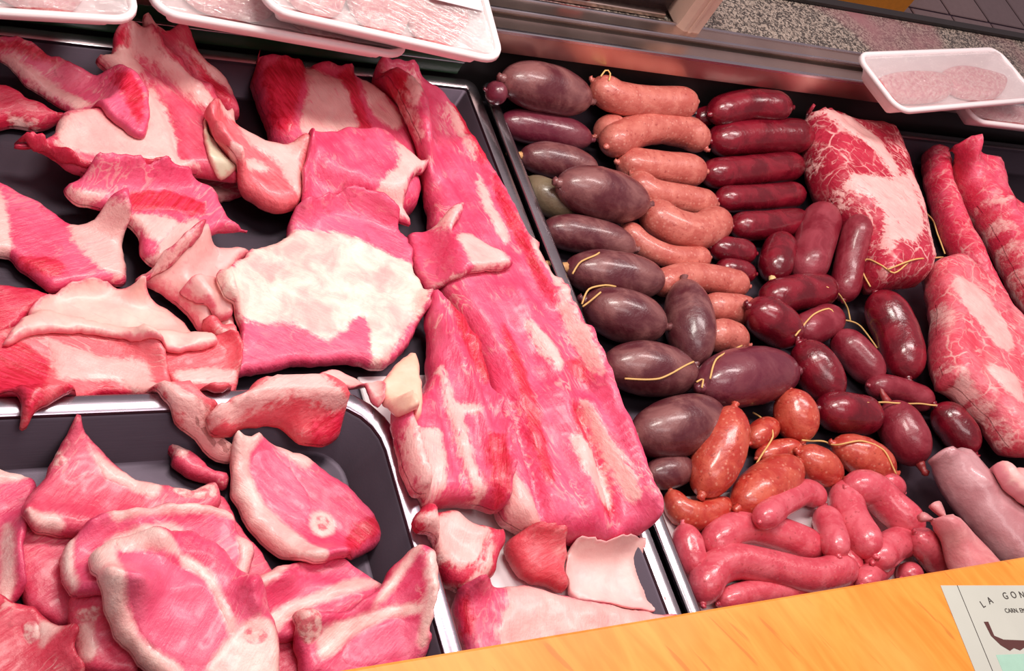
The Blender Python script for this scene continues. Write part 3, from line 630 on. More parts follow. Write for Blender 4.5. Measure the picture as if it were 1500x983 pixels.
cut('pork_belly', 'pink pork slice with a bright triangular fat corner', 'meat',
    [(-55, 262), (0, 264), (20, 275), (60, 295), (104, 322), (145, 310), (186, 288), (184, 350), (185, 412), (155, 424), (125, 428), (95, 432), (70, 430), (45, 412), (25, 398), (10, 382), (-55, 380)], 0.018, PINK, 0.35,
    fats=[[(104, 324), (145, 312), (184, 292), (182, 350), (182, 408), (150, 395), (125, 372), (105, 350)], [(-20, 275), (5, 290), (14, 330), (12, 372), (-20, 372)]], reds=[[(25, 380), (60, 375), (92, 385), (88, 405), (60, 404), (30, 392)]], marb=0.3)
cut('pork_shoulder', 'curled red muscle with a white fat face, folded over against the loin', 'meat',
    [(300, 168), (308, 146), (328, 142), (346, 152), (352, 178), (390, 200), (430, 202), (452, 206), (448, 250), (440, 292), (428, 312), (400, 318), (372, 296), (340, 250), (312, 205)], 0.030, CORAL, 2.2, r=0.014,
    fats=[[(352, 182), (392, 202), (440, 204), (442, 225), (440, 262), (438, 290), (425, 270), (408, 240), (372, 215)], [(322, 150), (342, 156), (350, 175), (335, 170)], [(335, 225), (370, 235), (400, 250), (380, 250), (345, 240)]], marb=0.9, streak=1.6)
cut('pork_fat', 'crumpled heap of pale pork fat beside the big sheet', 'meat',
    [(200, 408), (232, 385), (270, 352), (300, 335), (335, 350), (372, 365), (345, 390), (330, 420), (340, 455), (350, 500), (338, 520), (300, 500), (268, 462), (235, 436)], 0.024, fat_mat(under=(0.80, 0.14, 0.20), blush=0.8, veil=0.007), 0.4, body='fat_body', lump=0.4, lumpsc=0.025,
    bumps=[([(300, 345), (270, 400), (300, 450)], 0.008, 0.008), ([(330, 400), (310, 440), (330, 490)], 0.006, -0.006)], reds=[[(258, 445), (285, 452), (290, 470), (272, 468)], [(305, 378), (318, 370), (312, 395)]])
cut('fat_trimming', 'narrow ribbon of pink fat on the crumpled heap', 'meat', [(205, 408), (232, 380), (262, 352), (298, 322), (296, 345), (272, 372), (245, 398), (218, 412)], 0.010, ROSE, 0.9, fats=[[(215, 400), (250, 368), (292, 328), (288, 345), (255, 382), (225, 405)]])
cut('fat_trimming', 'folded lump of cream fat at the edge of the big pork sheet', 'meat', [(262, 425), (285, 408), (318, 400), (335, 425), (340, 462), (318, 470), (292, 455), (272, 445)], 0.014, fat_mat(under=(0.80, 0.14, 0.20), blush=0.6, veil=0.006), 0, body='fat_body', reds=[[(262, 440), (285, 446), (290, 462), (272, 460)]])
cut('fat_trimming', 'small pinkish fat scrap below the folded lump', 'meat', [(300, 470), (325, 466), (346, 480), (345, 512), (322, 510), (305, 492)], 0.010, CORAL, 0.3, fats=[[(318, 478), (342, 484), (340, 508), (322, 504)]])
# --- the fat flap and the sheets in the middle
cut('pork_fat', 'tan tongue of fat hanging beside the steel rim', 'meat', [(558, 560), (578, 540), (600, 518), (612, 520), (618, 560), (622, 600), (600, 614), (575, 616), (560, 595)], 0.014, fat_mat((0.90, 0.50, 0.36), (0.92, 0.60, 0.45), under=(0.85, 0.35, 0.30), blush=0.3), 0.0, body='fat_body', r=0.006)
cut('pork_belly', 'pink sheet of pork with a white pointed corner over the loin slabs', 'meat',
    [(446, 205), (475, 192), (520, 186), (565, 190), (592, 210), (626, 238), (605, 258), (592, 290), (604, 328), (570, 320), (520, 290), (470, 300), (440, 305)], 0.014, PINK, 2.0,
    fats=[[(580, 208), (600, 220), (624, 238), (603, 256), (592, 285), (600, 325), (570, 305), (552, 280), (570, 255), (585, 240)]], marb=0.35)
cut('pork_belly', 'pink pork piece with a cream triangular tip on the long loin', 'meat',
    [(600, 340), (640, 328), (660, 305), (682, 294), (672, 320), (664, 336), (690, 340), (720, 358), (752, 384), (715, 400), (670, 412), (630, 424), (612, 415), (602, 380)], 0.016, PINK, 2.2,
    fats=[[(670, 345), (690, 345), (722, 360), (746, 384), (715, 398), (692, 402), (685, 375)], [(625, 328), (655, 312), (680, 296), (670, 318), (660, 336), (640, 336)], [(635, 418), (670, 406), (682, 404), (672, 414), (645, 424)]])
cut('pork_belly', 'big pink pork sheet with a broad fat field lit white under the lamp', 'meat',
    [(432, 308), (460, 288), (500, 272), (535, 272), (565, 290), (598, 335), (606, 380), (622, 420), (622, 462), (600, 500), (575, 530), (556, 546), (500, 538), (440, 540), (385, 548), (338, 556), (345, 520), (352, 475), (322, 440), (316, 402), (345, 380), (375, 362), (420, 345)], 0.020, PINK, 2.6, s=0.0035,
    fats=[[(375, 362), (425, 343), (480, 342), (510, 345), (560, 368), (612, 400), (620, 420), (618, 455), (600, 475), (580, 505), (556, 540), (545, 525), (538, 470), (520, 468), (495, 490), (478, 500), (460, 490), (430, 475), (380, 474), (355, 470), (325, 440), (320, 405)]], white=(0.96, 0.82, 0.70), blush=0.1, streak=1.5)  # fat colour whitened to carry the lamp's overexposure
# --- front edge of the back pile
cut('meat_trimming', 'reddish trimmings between the fat heap and the round tray', 'meat', [(195, 500), (240, 492), (300, 490), (350, 500), (350, 560), (320, 590), (280, 585), (235, 545)], 0.014, CORAL, 0.3, fats=[[(255, 545), (310, 540), (345, 545), (340, 560), (270, 560)]], marb=0.8)
# --- chops in the round-cornered tray
RIM = fat_mat((0.92, 0.60, 0.55), (0.94, 0.70, 0.63), under=(0.88, 0.35, 0.38), blush=0.15, veil=0.0015, name='chop_fat')
def chop(label, outline, rim=(), bones=(), fats=(), T=0.018, ang=0.5, colour=PINK, **kw):
    return cut('pork_chop', label, 'pork chop', outline, T, colour, ang, bones=bones, fats=list(fats) + list(rim), group='pork chops in the round-cornered tray', marb=kw.pop('marb', 0.45), s=0.0030, blush=0.12, ragged=0.004, stiff=kw.pop('stiff', 220), sag=kw.pop('sag', 0.00014), white=(0.95, 0.66, 0.60), **kw)
chop('chop at the bottom of the pile, against the wooden board', [(120, 900), (180, 880), (270, 890), (340, 900), (350, 1010), (230, 1040), (120, 1030)], T=0.020)
chop('chop lying under the t-bone chop', [(330, 900), (380, 860), (450, 860), (520, 870), (560, 900), (560, 1010), (440, 1040), (340, 1010)], T=0.020, colour=ROSE)
chop('chop under the curved-rim chop, showing a dark red side', [(20, 770), (70, 755), (130, 765), (200, 790), (230, 830), (200, 900), (130, 925), (50, 900), (15, 840)], T=0.020, colour=ROSE)
chop('chop showing only its red side between the curved-rim chop and the round-bone chop', [(190, 735), (260, 722), (325, 722), (352, 770), (395, 815), (420, 860), (340, 890), (230, 870), (180, 800)], T=0.016, colour=ROSE)
chop('chop lying flat at the tray edge with a pale rounded side', [(-55, 688), (20, 690), (52, 700), (50, 740), (35, 790), (40, 850), (20, 885), (-55, 900)], T=0.016, fats=[[(-55, 692), (25, 694), (48, 702), (20, 706), (-55, 704)], [(5, 770), (18, 780), (18, 870), (0, 880)]])
chop('shoulder chop with a pointed bony corner against the dark tray wall', [(28, 765), (40, 730), (62, 700), (85, 660), (106, 634), (128, 650), (155, 675), (190, 700), (235, 710), (280, 716), (318, 702), (325, 735), (300, 760), (200, 775), (130, 790), (60, 785)], T=0.020, colour=ROSE, ang=0.8,
     fats=[[(130, 650), (160, 678), (200, 700), (235, 708), (225, 730), (190, 715), (150, 695)], [(40, 750), (80, 752), (95, 775), (60, 780)]], bones=[[(72, 672), (90, 668), (102, 672), (92, 682), (78, 682)], [(250, 716), (300, 706), (318, 708), (315, 728), (270, 728)]])
cut('meat_trimming', 'bony trimming hanging below the drooping strip in the round tray', 'meat', [(246, 632), (262, 628), (290, 655), (315, 680), (340, 690), (330, 715), (300, 705), (270, 698), (250, 680), (256, 660)], 0.020, ROSE, 0.4, marb=0.9, fats=[[(248, 634), (262, 634), (275, 658), (262, 668), (254, 655)]])
cut('pork_shoulder', 'dark red muscle corner under the pale pointed fat sheet', 'meat', [(-55, 418), (20, 416), (62, 424), (75, 440), (40, 470), (5, 506), (-55, 520)], 0.020, DEEP, 0.3, marb=0.7)
cut('pork_belly', 'long drooping pork strip with a cream fat band, hanging over the steel rim', 'meat',
    [(-55, 500), (10, 480), (60, 460), (110, 470), (180, 480), (235, 505), (258, 548), (290, 590), (330, 625), (346, 655), (335, 678), (312, 676), (285, 650), (252, 618), (225, 590), (190, 580), (140, 582), (100, 590), (60, 600), (38, 628), (24, 628), (20, 596), (-55, 590)], 0.020, CORAL, 2.6, s=0.0035,
    fats=[[(62, 492), (110, 512), (170, 526), (215, 535), (255, 570), (300, 615), (342, 650), (335, 676), (315, 672), (280, 640), (245, 600), (215, 572), (170, 558), (110, 556), (82, 552), (75, 520)], [(245, 560), (300, 600), (356, 640), (352, 695), (305, 690), (268, 640), (238, 600)]], reds=[[(-20, 500), (40, 505), (72, 535), (68, 575), (38, 622), (22, 596), (-20, 585)], [(88, 572), (150, 566), (205, 572), (235, 592), (190, 582), (100, 590)]], marb=0.8, streak=1.4, stiff=160, sag=0.00025)
cut('pork_fat', 'pale sheet of pork fat tapering to a point, over the drooping strip', 'meat',
    [(5, 506), (30, 470), (62, 432), (92, 412), (130, 408), (175, 412), (215, 422), (265, 455), (300, 488), (320, 506), (285, 514), (245, 516), (205, 505), (170, 496), (110, 490), (60, 492), (30, 498)], 0.010, fat_mat((0.90, 0.46, 0.42), (0.93, 0.60, 0.52), under=(0.84, 0.20, 0.24), blush=0.55, veil=0.006), 0, body='fat_body', r=0.006, lump=0.2)
cut('pork_belly', 'arched pale pork strip with a raw red underside at the corner of the round tray', 'meat',
    [(300, 612), (340, 585), (385, 560), (430, 545), (480, 556), (508, 572), (508, 605), (498, 640), (470, 656), (440, 652), (410, 632), (375, 628), (330, 640), (310, 640)], 0.024, CORAL, 0.5, r=0.010,
    fats=[[(302, 610), (340, 586), (385, 562), (430, 547), (480, 558), (506, 574), (506, 600), (480, 600), (450, 582), (430, 578), (390, 596), (350, 614), (312, 625)]], reds=[[(455, 620), (480, 606), (505, 605), (496, 638), (470, 652), (450, 645)]], marb=0.6)
cut('pork_fat', 'thin curled fat sliver under the edge of the big pork sheet', 'meat', [(468, 546), (500, 538), (530, 548), (560, 566), (562, 590), (550, 600), (530, 575), (500, 560)], 0.008, fat_mat(under=(0.82, 0.12, 0.18)), 0, body='fat_body', reds=[[(528, 572), (550, 576), (558, 592), (548, 598)]])

chop('small bony chop end wedged beside the big front chop', [(100, 890), (115, 860), (150, 865), (190, 880), (210, 920), (200, 990), (130, 995), (105, 960)], T=0.020, colour=ROSE, bones=[[(110, 895), (140, 890), (146, 905), (118, 912)]], fats=[[(118, 915), (135, 918), (140, 960), (122, 965)]])
chop('dark red chop with a round bone and white gristle', [(-55, 862), (10, 868), (45, 885), (88, 910), (112, 915), (110, 950), (115, 1010), (-55, 1020)], T=0.022, colour=((0.66, 0.03, 0.07), (0.80, 0.10, 0.15)), marb=0.9, bones=[[(35, 915), (52, 910), (58, 935), (45, 945), (34, 930)]], fats=[[(60, 910), (90, 918), (72, 935), (60, 950)]])
chop('large chop under the front one with a curved white fat rim', [(88, 830), (95, 800), (125, 768), (165, 750), (210, 742), (265, 735), (320, 738), (345, 750), (350, 780), (372, 800), (368, 840), (350, 890), (280, 900), (190, 900), (110, 880)], T=0.020,
     rim=[[(88, 828), (96, 798), (104, 790), (106, 820), (112, 850), (106, 872), (94, 855)], [(152, 752), (210, 741), (265, 732), (320, 735), (345, 750), (342, 762), (310, 753), (260, 750), (205, 756), (165, 762)], [(346, 785), (362, 792), (370, 805), (358, 850), (348, 870), (346, 840), (352, 815)]], fats=[[(160, 790), (255, 768), (265, 790), (225, 800), (165, 812)]], colour=PINK)
chop('chop with a deep fat band tucked under the round-bone chop', [(345, 880), (368, 852), (400, 832), (440, 820), (500, 815), (545, 845), (565, 858), (545, 885), (500, 910), (450, 935), (380, 940), (350, 915)], T=0.018,
     rim=[[(350, 880), (370, 852), (402, 830), (425, 828), (405, 845), (378, 862), (360, 884)], [(375, 925), (410, 890), (460, 870), (520, 848), (558, 856), (520, 866), (470, 884), (425, 905), (395, 935)]], colour=PINK)
chop('oval chop with a small round bone leaning on the steel rim', [(342, 645), (362, 632), (390, 626), (420, 636), (455, 655), (490, 680), (528, 705), (552, 725), (574, 748), (568, 778), (540, 800), (505, 818), (455, 832), (420, 818), (385, 790), (352, 745), (338, 695)], T=0.022, ang=2.3,
     rim=[[(326, 650), (350, 620), (384, 618), (388, 634), (366, 662), (366, 692), (380, 730), (410, 762), (445, 790), (480, 812), (465, 848), (415, 840), (372, 805), (335, 752), (322, 695)]],
     fats=[[(385, 630), (412, 640), (440, 655), (460, 672), (448, 685), (430, 675), (405, 655)], [(456, 755), (474, 752), (488, 762), (488, 780), (470, 786), (456, 775)]], bones=[[(462, 760), (474, 757), (482, 765), (480, 776), (468, 779), (461, 771)]], reds=[[(520, 770), (545, 755), (568, 752), (562, 782), (535, 798), (510, 812), (505, 795)]], eye=[[(370, 668), (395, 660), (425, 690), (455, 735), (450, 765), (425, 765), (395, 745), (372, 710)]])
chop('t-bone chop propped on edge at the front of the tray', [(425, 905), (445, 890), (480, 895), (520, 885), (555, 860), (580, 825), (605, 800), (640, 805), (642, 850), (636, 905), (628, 955), (580, 995), (490, 1010), (440, 1000), (430, 950)], T=0.022, ang=0.6, colour=PINK,
     rim=[[(560, 866), (585, 828), (605, 802), (614, 806), (590, 842), (566, 876), (545, 890)], [(625, 815), (640, 806), (643, 850), (633, 905), (622, 950), (612, 945), (618, 900), (628, 860)]], bones=[[(428, 900), (450, 892), (470, 905), (472, 930), (450, 945), (432, 930)]], fats=[[(470, 925), (520, 905), (570, 890), (610, 885), (612, 898), (570, 905), (520, 930), (485, 960), (468, 965)]], eye=[[(500, 960), (530, 925), (580, 908), (610, 912), (612, 945), (580, 965), (520, 978)]])
chop('large front chop with a wide cream fat rim and an even pink eye', [(128, 818), (140, 800), (180, 782), (235, 772), (290, 775), (330, 800), (352, 830), (385, 850), (400, 890), (408, 940), (405, 1010), (330, 1040), (240, 1015), (185, 960), (155, 910), (140, 860)], T=0.024, ang=0.9,
     rim=[[(118, 805), (150, 782), (174, 782), (170, 810), (182, 860), (192, 905), (215, 945), (260, 975), (270, 1000), (222, 1010), (172, 965), (142, 912), (126, 860)], [(330, 940), (352, 915), (380, 905), (404, 915), (408, 945), (405, 1000), (320, 1000), (300, 985)]],
     fats=[[(160, 792), (190, 782), (240, 776), (255, 792), (262, 812), (240, 806), (200, 806), (172, 806)], [(262, 812), (285, 822), (310, 840), (330, 880), (345, 915), (335, 930), (320, 890), (300, 850), (268, 828)]], bones=[[(355, 925), (378, 920), (392, 932), (380, 945), (358, 942)]],
     eye=[[(176, 815), (210, 810), (262, 830), (300, 850), (322, 890), (338, 925), (325, 955), (295, 975), (250, 965), (215, 938), (195, 895), (182, 850)]])
# --- front middle
cut('pork_shank', 'knuckle of pork with a pale fat cap beside the round tray rim', 'meat', [(604, 762), (640, 745), (668, 742), (695, 760), (722, 770), (742, 768), (738, 800), (722, 840), (690, 868), (650, 866), (640, 840), (620, 800), (606, 785)], 0.032, DEEP, 1.0, r=0.014,
    fats=[[(606, 764), (640, 748), (668, 744), (695, 762), (718, 776), (708, 800), (698, 822), (672, 832), (645, 818), (622, 790)], [(665, 868), (700, 838), (715, 800), (722, 792), (715, 838), (690, 862)]], blush=0.5)
cut('pork_hock', 'smooth wedge of pork rind with a pink cut end at the wooden board', 'meat', [(660, 885), (672, 862), (700, 850), (745, 850), (800, 862), (850, 876), (900, 884), (965, 896), (975, 930), (900, 965), (770, 990), (690, 985), (668, 945)], 0.030, PINK, 1.3, r=0.014,
    fats=[[(748, 852), (800, 862), (850, 876), (900, 884), (965, 896), (975, 930), (900, 965), (745, 995), (728, 930), (742, 890)]], reds=[[(662, 886), (672, 866), (686, 862), (692, 900), (688, 945), (672, 940)]], blush=0.2)
cut('pork_skin', 'flat pale pink slab of pork rind under the loin slab', 'meat', [(828, 806), (870, 808), (925, 800), (935, 830), (950, 870), (955, 900), (900, 900), (830, 872), (820, 840)], 0.008, fat_mat((0.88, 0.52, 0.50), (0.92, 0.62, 0.58), under=(0.88, 0.42, 0.42), blush=0.2), 0, body='rind', r=0.004, z=0.008)
HM[:int((0.598 - HX0) / CELL)] = 0.03
# ================================================================== right: beef, ribs, trotters
cut('pork_ribs', 'narrow red strip of rib meat pressed against the beef joint', 'meat', [(1350, 228), (1370, 214), (1394, 220), (1402, 270), (1428, 330), (1462, 400), (1500, 470), (1540, 560), (1490, 540), (1440, 460), (1398, 400), (1372, 350), (1352, 280)], 0.055, ((0.66, 0.018, 0.055), (0.82, 0.10, 0.18)), 2.2, s=0.005, r=0.022, marb=0.8, net=0.6)
cut('pork_ribs', 'bright red rack of pork ribs with pale rib ends', 'meat', [(1392, 218), (1412, 208), (1430, 206), (1436, 222), (1465, 228), (1478, 262), (1492, 298), (1580, 300), (1620, 580), (1540, 530), (1480, 440), (1440, 360), (1412, 300), (1396, 250)], 0.075, ((0.74, 0.025, 0.07), (0.85, 0.12, 0.21)), 2.2, s=0.005, r=0.025,
    bumps=[([(1430, 300 + 38 * i), (1450 + 8 * i, 297 + 38 * i), (1480 + 8 * i, 294 + 38 * i)], 0.008, 0.010) for i in range(4)] + [([(1428, 318 + 38 * i), (1480 + 8 * i, 312 + 38 * i)], 0.006, -0.006) for i in range(3)],
    fats=[[(1440, 296), (1475, 288), (1478, 300), (1445, 306)], [(1446, 334), (1484, 328), (1486, 340), (1450, 346)], [(1455, 372), (1500, 366), (1502, 380), (1462, 386)], [(1470, 410), (1520, 406), (1520, 440), (1485, 430)]], marb=0.9, film=0.2, net=0.6)
cut('pork_neck', 'broad fatty pork neck slab under the rack of ribs', 'meat', [(1338, 425), (1352, 400), (1390, 385), (1425, 405), (1470, 455), (1520, 510), (1590, 560), (1580, 690), (1500, 684), (1450, 682), (1415, 640), (1375, 600), (1352, 585), (1342, 540), (1344, 480)], 0.062, ((0.72, 0.05, 0.09), (0.85, 0.20, 0.25)), 2.3, s=0.005, r=0.02,
    fats=[[(1398, 408), (1420, 412), (1450, 440), (1475, 480), (1485, 510), (1465, 510), (1440, 480), (1410, 445)], [(1350, 560), (1380, 545), (1420, 570), (1415, 595), (1370, 590)], [(1365, 455), (1395, 460), (1392, 480), (1370, 478)], [(1445, 535), (1490, 555), (1500, 590), (1470, 570)], [(1415, 600), (1440, 610), (1460, 660), (1445, 672), (1425, 640)]], marb=1.0, film=0.35, net=1.0)
cut('beef_joint', 'tied beef joint with heavy white marbling beside the dark sausages', 'beef', [(1182, 168), (1200, 150), (1232, 146), (1262, 155), (1298, 162), (1326, 172), (1345, 215), (1362, 270), (1378, 320), (1386, 362), (1372, 392), (1330, 408), (1285, 424), (1262, 405), (1248, 355), (1215, 312), (1192, 275), (1184, 225)], 0.080, BEEF, 2.2, s=0.0045, r=0.032, lump=0.08,
    fats=[[(1184, 172), (1202, 152), (1222, 148), (1240, 165), (1270, 190), (1300, 222), (1318, 262), (1308, 262), (1290, 232), (1262, 205), (1230, 182), (1208, 172)], [(1236, 266), (1270, 256), (1300, 262), (1330, 258), (1345, 290), (1352, 330), (1340, 355), (1318, 352), (1300, 372), (1290, 345), (1296, 318), (1280, 290), (1255, 285), (1235, 290), (1228, 318), (1222, 300)], [(1325, 250), (1336, 252), (1362, 300), (1374, 345), (1382, 375), (1374, 378), (1364, 340), (1350, 300)], [(1188, 232), (1198, 238), (1196, 252), (1186, 250)]],
    reds=[[(1290, 300), (1302, 295), (1308, 310), (1296, 322)]], marb=1.0, blush=0.8, net=1.0, ragged=0.020)
bo = bpy.data.objects['beef_joint']
for st in ([(1262, 408), (1268, 380), (1290, 388), (1310, 400), (1330, 385)], [(1300, 395), (1340, 380), (1380, 378)], [(1268, 378), (1262, 395), (1275, 420)], [(1350, 300), (1372, 340), (1384, 372)]):
    put_string(st, bo, tuple(bo.location), M_string)

# ================================================================== sausages
MOR = skin('blood_sausage_skin', (0.10, 0.016, 0.024), (0.27, 0.105, 0.10), rough=0.30, sc=28.0, coat=0.35)  # paler tone paints the mottled sheen into the skin colour
MORG = skin('greenish_blood_sausage_skin', (0.16, 0.11, 0.065), (0.22, 0.17, 0.10), rough=0.3, sc=28.0)
MORR = skin('reddish_blood_sausage_skin', (0.13, 0.012, 0.030), (0.20, 0.045, 0.060), rough=0.26, sc=30.0, coat=0.5)
CHO = skin('fresh_chorizo_skin', (0.50, 0.105, 0.082), (0.64, 0.195, 0.15), (0.80, 0.40, 0.32), 0.40, 0.34, 60.0, 0.3, dark=(0.30, 0.03, 0.03))
DRK = skin('dark_chorizo_skin', (0.12, 0.002, 0.009), (0.26, 0.008, 0.022), rough=0.2, sc=36.0, coat=0.6)
DRP = skin('dull_chorizo_skin', (0.20, 0.007, 0.020), (0.32, 0.040, 0.060), rough=0.32, sc=36.0, coat=0.3)
ORG = skin('orange_chorizo_skin', (0.46, 0.032, 0.022), (0.62, 0.11, 0.065), (0.85, 0.40, 0.28), 0.45, 0.28, 60.0, 0.5, dark=(0.28, 0.02, 0.01))
PNK = skin('pink_sausage_skin', (0.62, 0.060, 0.095), (0.74, 0.14, 0.18), (0.85, 0.35, 0.35), 0.2, 0.24, 50.0, 0.5, dark=(0.40, 0.04, 0.05))
KN = plain('dried_casing_tan', (0.62, 0.33, 0.14), 0.5, nsc=120, var=0.35, bump=0.4); KR = plain('dried_casing_red', (0.30, 0.03, 0.03), 0.4, nsc=120, var=0.3, bump=0.4)
gB, gC, gD, gO, gP = 'plump blood sausages by the divider', 'pinkish fresh chorizos in a column', 'dark red cured chorizos', 'short orange chorizos tied with string', 'thin pink fresh sausages'
def S(kind, label, px, r, **kw):
    name, g, mat, km = {'B': ('blood_sausage', gB, MOR, KN), 'C': ('fresh_chorizo', gC, CHO, KN), 'D': ('dark_chorizo', gD, DRK, KR), 'O': ('orange_chorizo', gO, ORG, KN), 'P': ('pink_sausage', gP, PNK, None)}[kind]
    S.k += 1; kw.setdefault('mat', mat); kw.setdefault('knot_mat', km)
    kw.setdefault('full', {'B': 0.80, 'C': 0.45, 'D': 0.52, 'O': 0.75, 'P': 0.55}[kind])
    root, org = sausage(name, label, g, px, r, seed=S.k, wob=kw.pop('wob', {'B': 0.035, 'C': 0.07, 'D': 0.04, 'O': 0.08, 'P': 0.05}[kind]), **kw)
    prop(root, label, 'sausage', g); return root
S.k = 0
# dark chorizos at the back, resting across the tray
S('D', 'short dark chorizo stub behind the topmost dark chorizo', [(1012, 178), (1050, 165)], 15)
S('D', 'topmost dark chorizo of the stack, under the steel ledge', [(1040, 168), (1095, 153), (1158, 158)], 23)
S('D', 'thickest glossy dark chorizo, touching the marbled beef', [(1040, 207), (1110, 200), (1190, 200)], 27)
S('D', 'dark chorizo third down the stack beside the beef', [(1030, 256), (1100, 250), (1174, 242)], 23)
S('D', 'dark chorizo fourth down the stack beside the beef', [(1050, 292), (1110, 290), (1176, 284)], 20)
S('D', 'dark chorizo fifth down the stack, above the knotted end', [(1072, 332), (1120, 330), (1182, 324)], 22)
S('D', 'small dark chorizo beside the curved fresh chorizo', [(1040, 362), (1105, 372)], 20)
S('D', 'small dark chorizo wedged under the sausage with the yellow knot', [(1050, 392), (1105, 402)], 18)
# fresh chorizos
S('C', 'fresh chorizo with a looped string at its end, under the steel ledge', [(868, 118), (900, 142), (950, 150), (1018, 150)], 24, string=[[(880, 112), (888, 102), (894, 108), (892, 118)]])
S('C', 'short fresh chorizo end hidden behind the arched one', [(872, 200), (915, 180)], 22)
S('C', 'straight fresh chorizo under the arched one', [(905, 238), (960, 245), (1032, 252)], 25)
S('C', 'arched fresh chorizo lying over its neighbours', [(888, 215), (920, 196), (965, 186), (1010, 195), (1034, 218)], 25)
S('C', 'fresh chorizo running past the big grey blood sausage', [(925, 255), (950, 282), (1000, 292), (1048, 300)], 22)
S('C', 'bent fresh chorizo with a folded belly beside small dark chorizos', [(942, 300), (980, 330), (1025, 340), (1060, 318)], 28)
S('C', 'thin fresh chorizo below the bent one', [(912, 330), (945, 362), (990, 378), (1038, 378)], 18)
S('C', 'fresh chorizo behind the upright blood sausage, upper one', [(960, 420), (1000, 406), (1040, 408), (1095, 420)], 22)
S('C', 'fresh chorizo behind the upright blood sausage, lower one', [(1030, 448), (1070, 452), (1108, 456)], 22)
S('C', 'orange fresh chorizo end between two blood sausages', [(1035, 500), (1060, 490), (1095, 505)], 24)
# blood sausages
S('B', 'reddish blood sausage end squeezed against the divider', [(712, 132), (742, 140)], 18, mat=MORR)
S('B', 'blood sausage directly below the topmost plump one', [(732, 178), (800, 190), (866, 205)], 25, mat=MORR)
S('B', 'topmost plump blood sausage under the foam tray corner', [(736, 115), (800, 130), (864, 148)], 37)
S('B', 'blood sausage with a dried tan knot, over the greenish one', [(762, 228), (810, 235), (875, 250)], 27, knots=(1.6, 0))
S('B', 'greenish grey blood sausage with a tan tied end', [(770, 262), (800, 288), (850, 310)], 27, mat=MORG, knots=(1.6, 0))
S('B', 'big grey-purple blood sausage with a smooth dull top', [(818, 268), (880, 285), (948, 300)], 40)
S('B', 'slim blood sausage under the big grey-purple one', [(795, 335), (860, 345), (930, 365)], 28)
S('B', 'blood sausage with a folded pale casing end', [(828, 392), (890, 402), (972, 412)], 36, knots=(1.8, 0), string=[[(838, 402), (850, 384), (872, 374), (878, 370)]])
S('B', 'blood sausage with a red split end ringed by string', [(855, 440), (905, 460), (974, 478)], 40, string=[[(852, 446), (862, 424), (885, 418), (902, 420)], [(853, 450), (866, 440), (880, 428)]])
S('B', 'upright blood sausage crossing the fresh chorizos', [(1002, 412), (1010, 470), (1018, 535)], 38)
S('B', 'blood sausage with string around its pale seam', [(884, 535), (950, 540), (1020, 552)], 41, string=[[(915, 555), (965, 555), (1005, 535), (1016, 530)]], knots=(1, 1.2))
S('B', 'slim blood sausage end under the chorizo with a curled tail', [(945, 700), (985, 690), (1015, 685)], 26)
S('B', 'plump blood sausage lying nearest the orange chorizos', [(928, 640), (985, 628), (1056, 606)], 46)
S('B', 'widest blood sausage, tied at its tan end', [(1026, 568), (1090, 552), (1164, 545)], 44, mat=MORR, string=[[(1040, 555), (1050, 525), (1085, 508)], [(1020, 560), (1030, 555), (1028, 568)]])
# dark chorizos in front of the beef
S('D', 'dull dark chorizo leaning on the beef joint', [(1262, 318), (1248, 370), (1235, 440)], 23, mat=DRP)
S('D', 'upright dark chorizo with a shiny tip, next to the beef joint', [(1210, 305), (1195, 350), (1176, 408)], 31, mat=DRP)
S('D', 'dark chorizo with a yellow-white knot pointing to the front', [(1150, 348), (1138, 378), (1131, 408)], 26, knots=(0, 1.2), knot_mat=plain('pale_knot', (0.80, 0.55, 0.25), 0.5))
S('D', 'right-hand dark chorizo standing by the pork neck', [(1282, 428), (1312, 485), (1330, 555)], 34)
S('D', 'purplish chorizo under the tangle of string', [(1222, 488), (1255, 520), (1290, 560)], 27, mat=DRP)
S('D', 'dull pink-purple chorizo behind the string knot', [(1165, 490), (1195, 478), (1228, 462)], 26, mat=DRP)
S('D', 'dark chorizo lying flat below the shiny-tipped one', [(1118, 440), (1170, 428), (1222, 424)], 27)
S('D', 'dark chorizo resting on the widest blood sausage', [(1096, 448), (1130, 470), (1172, 498)], 33)
S('D', 'stout dark chorizo hanging over the orange ones', [(1170, 502), (1195, 540), (1225, 590)], 35, string=[[(1165, 492), (1190, 462), (1215, 452), (1225, 465), (1240, 470), (1262, 480), (1285, 510)], [(1210, 420), (1228, 430), (1240, 450), (1245, 470)]])
S('D', 'rounded dark chorizo beside the tan knots', [(1198, 598), (1240, 605), (1288, 612)], 31)
S('D', 'slim dark chorizo above the tan knots', [(1272, 565), (1310, 570), (1366, 590)], 20, mat=DRP)
S('D', 'dark chorizo tucked under the pork neck', [(1370, 595), (1395, 620), (1428, 665)], 28)
S('D', 'plum-coloured chorizo next to the trotter skin', [(1300, 590), (1322, 630), (1348, 680)], 35, mat=DRP, string=[[(1270, 590), (1300, 590), (1340, 592), (1372, 594)]], knots=(1.6, 1))
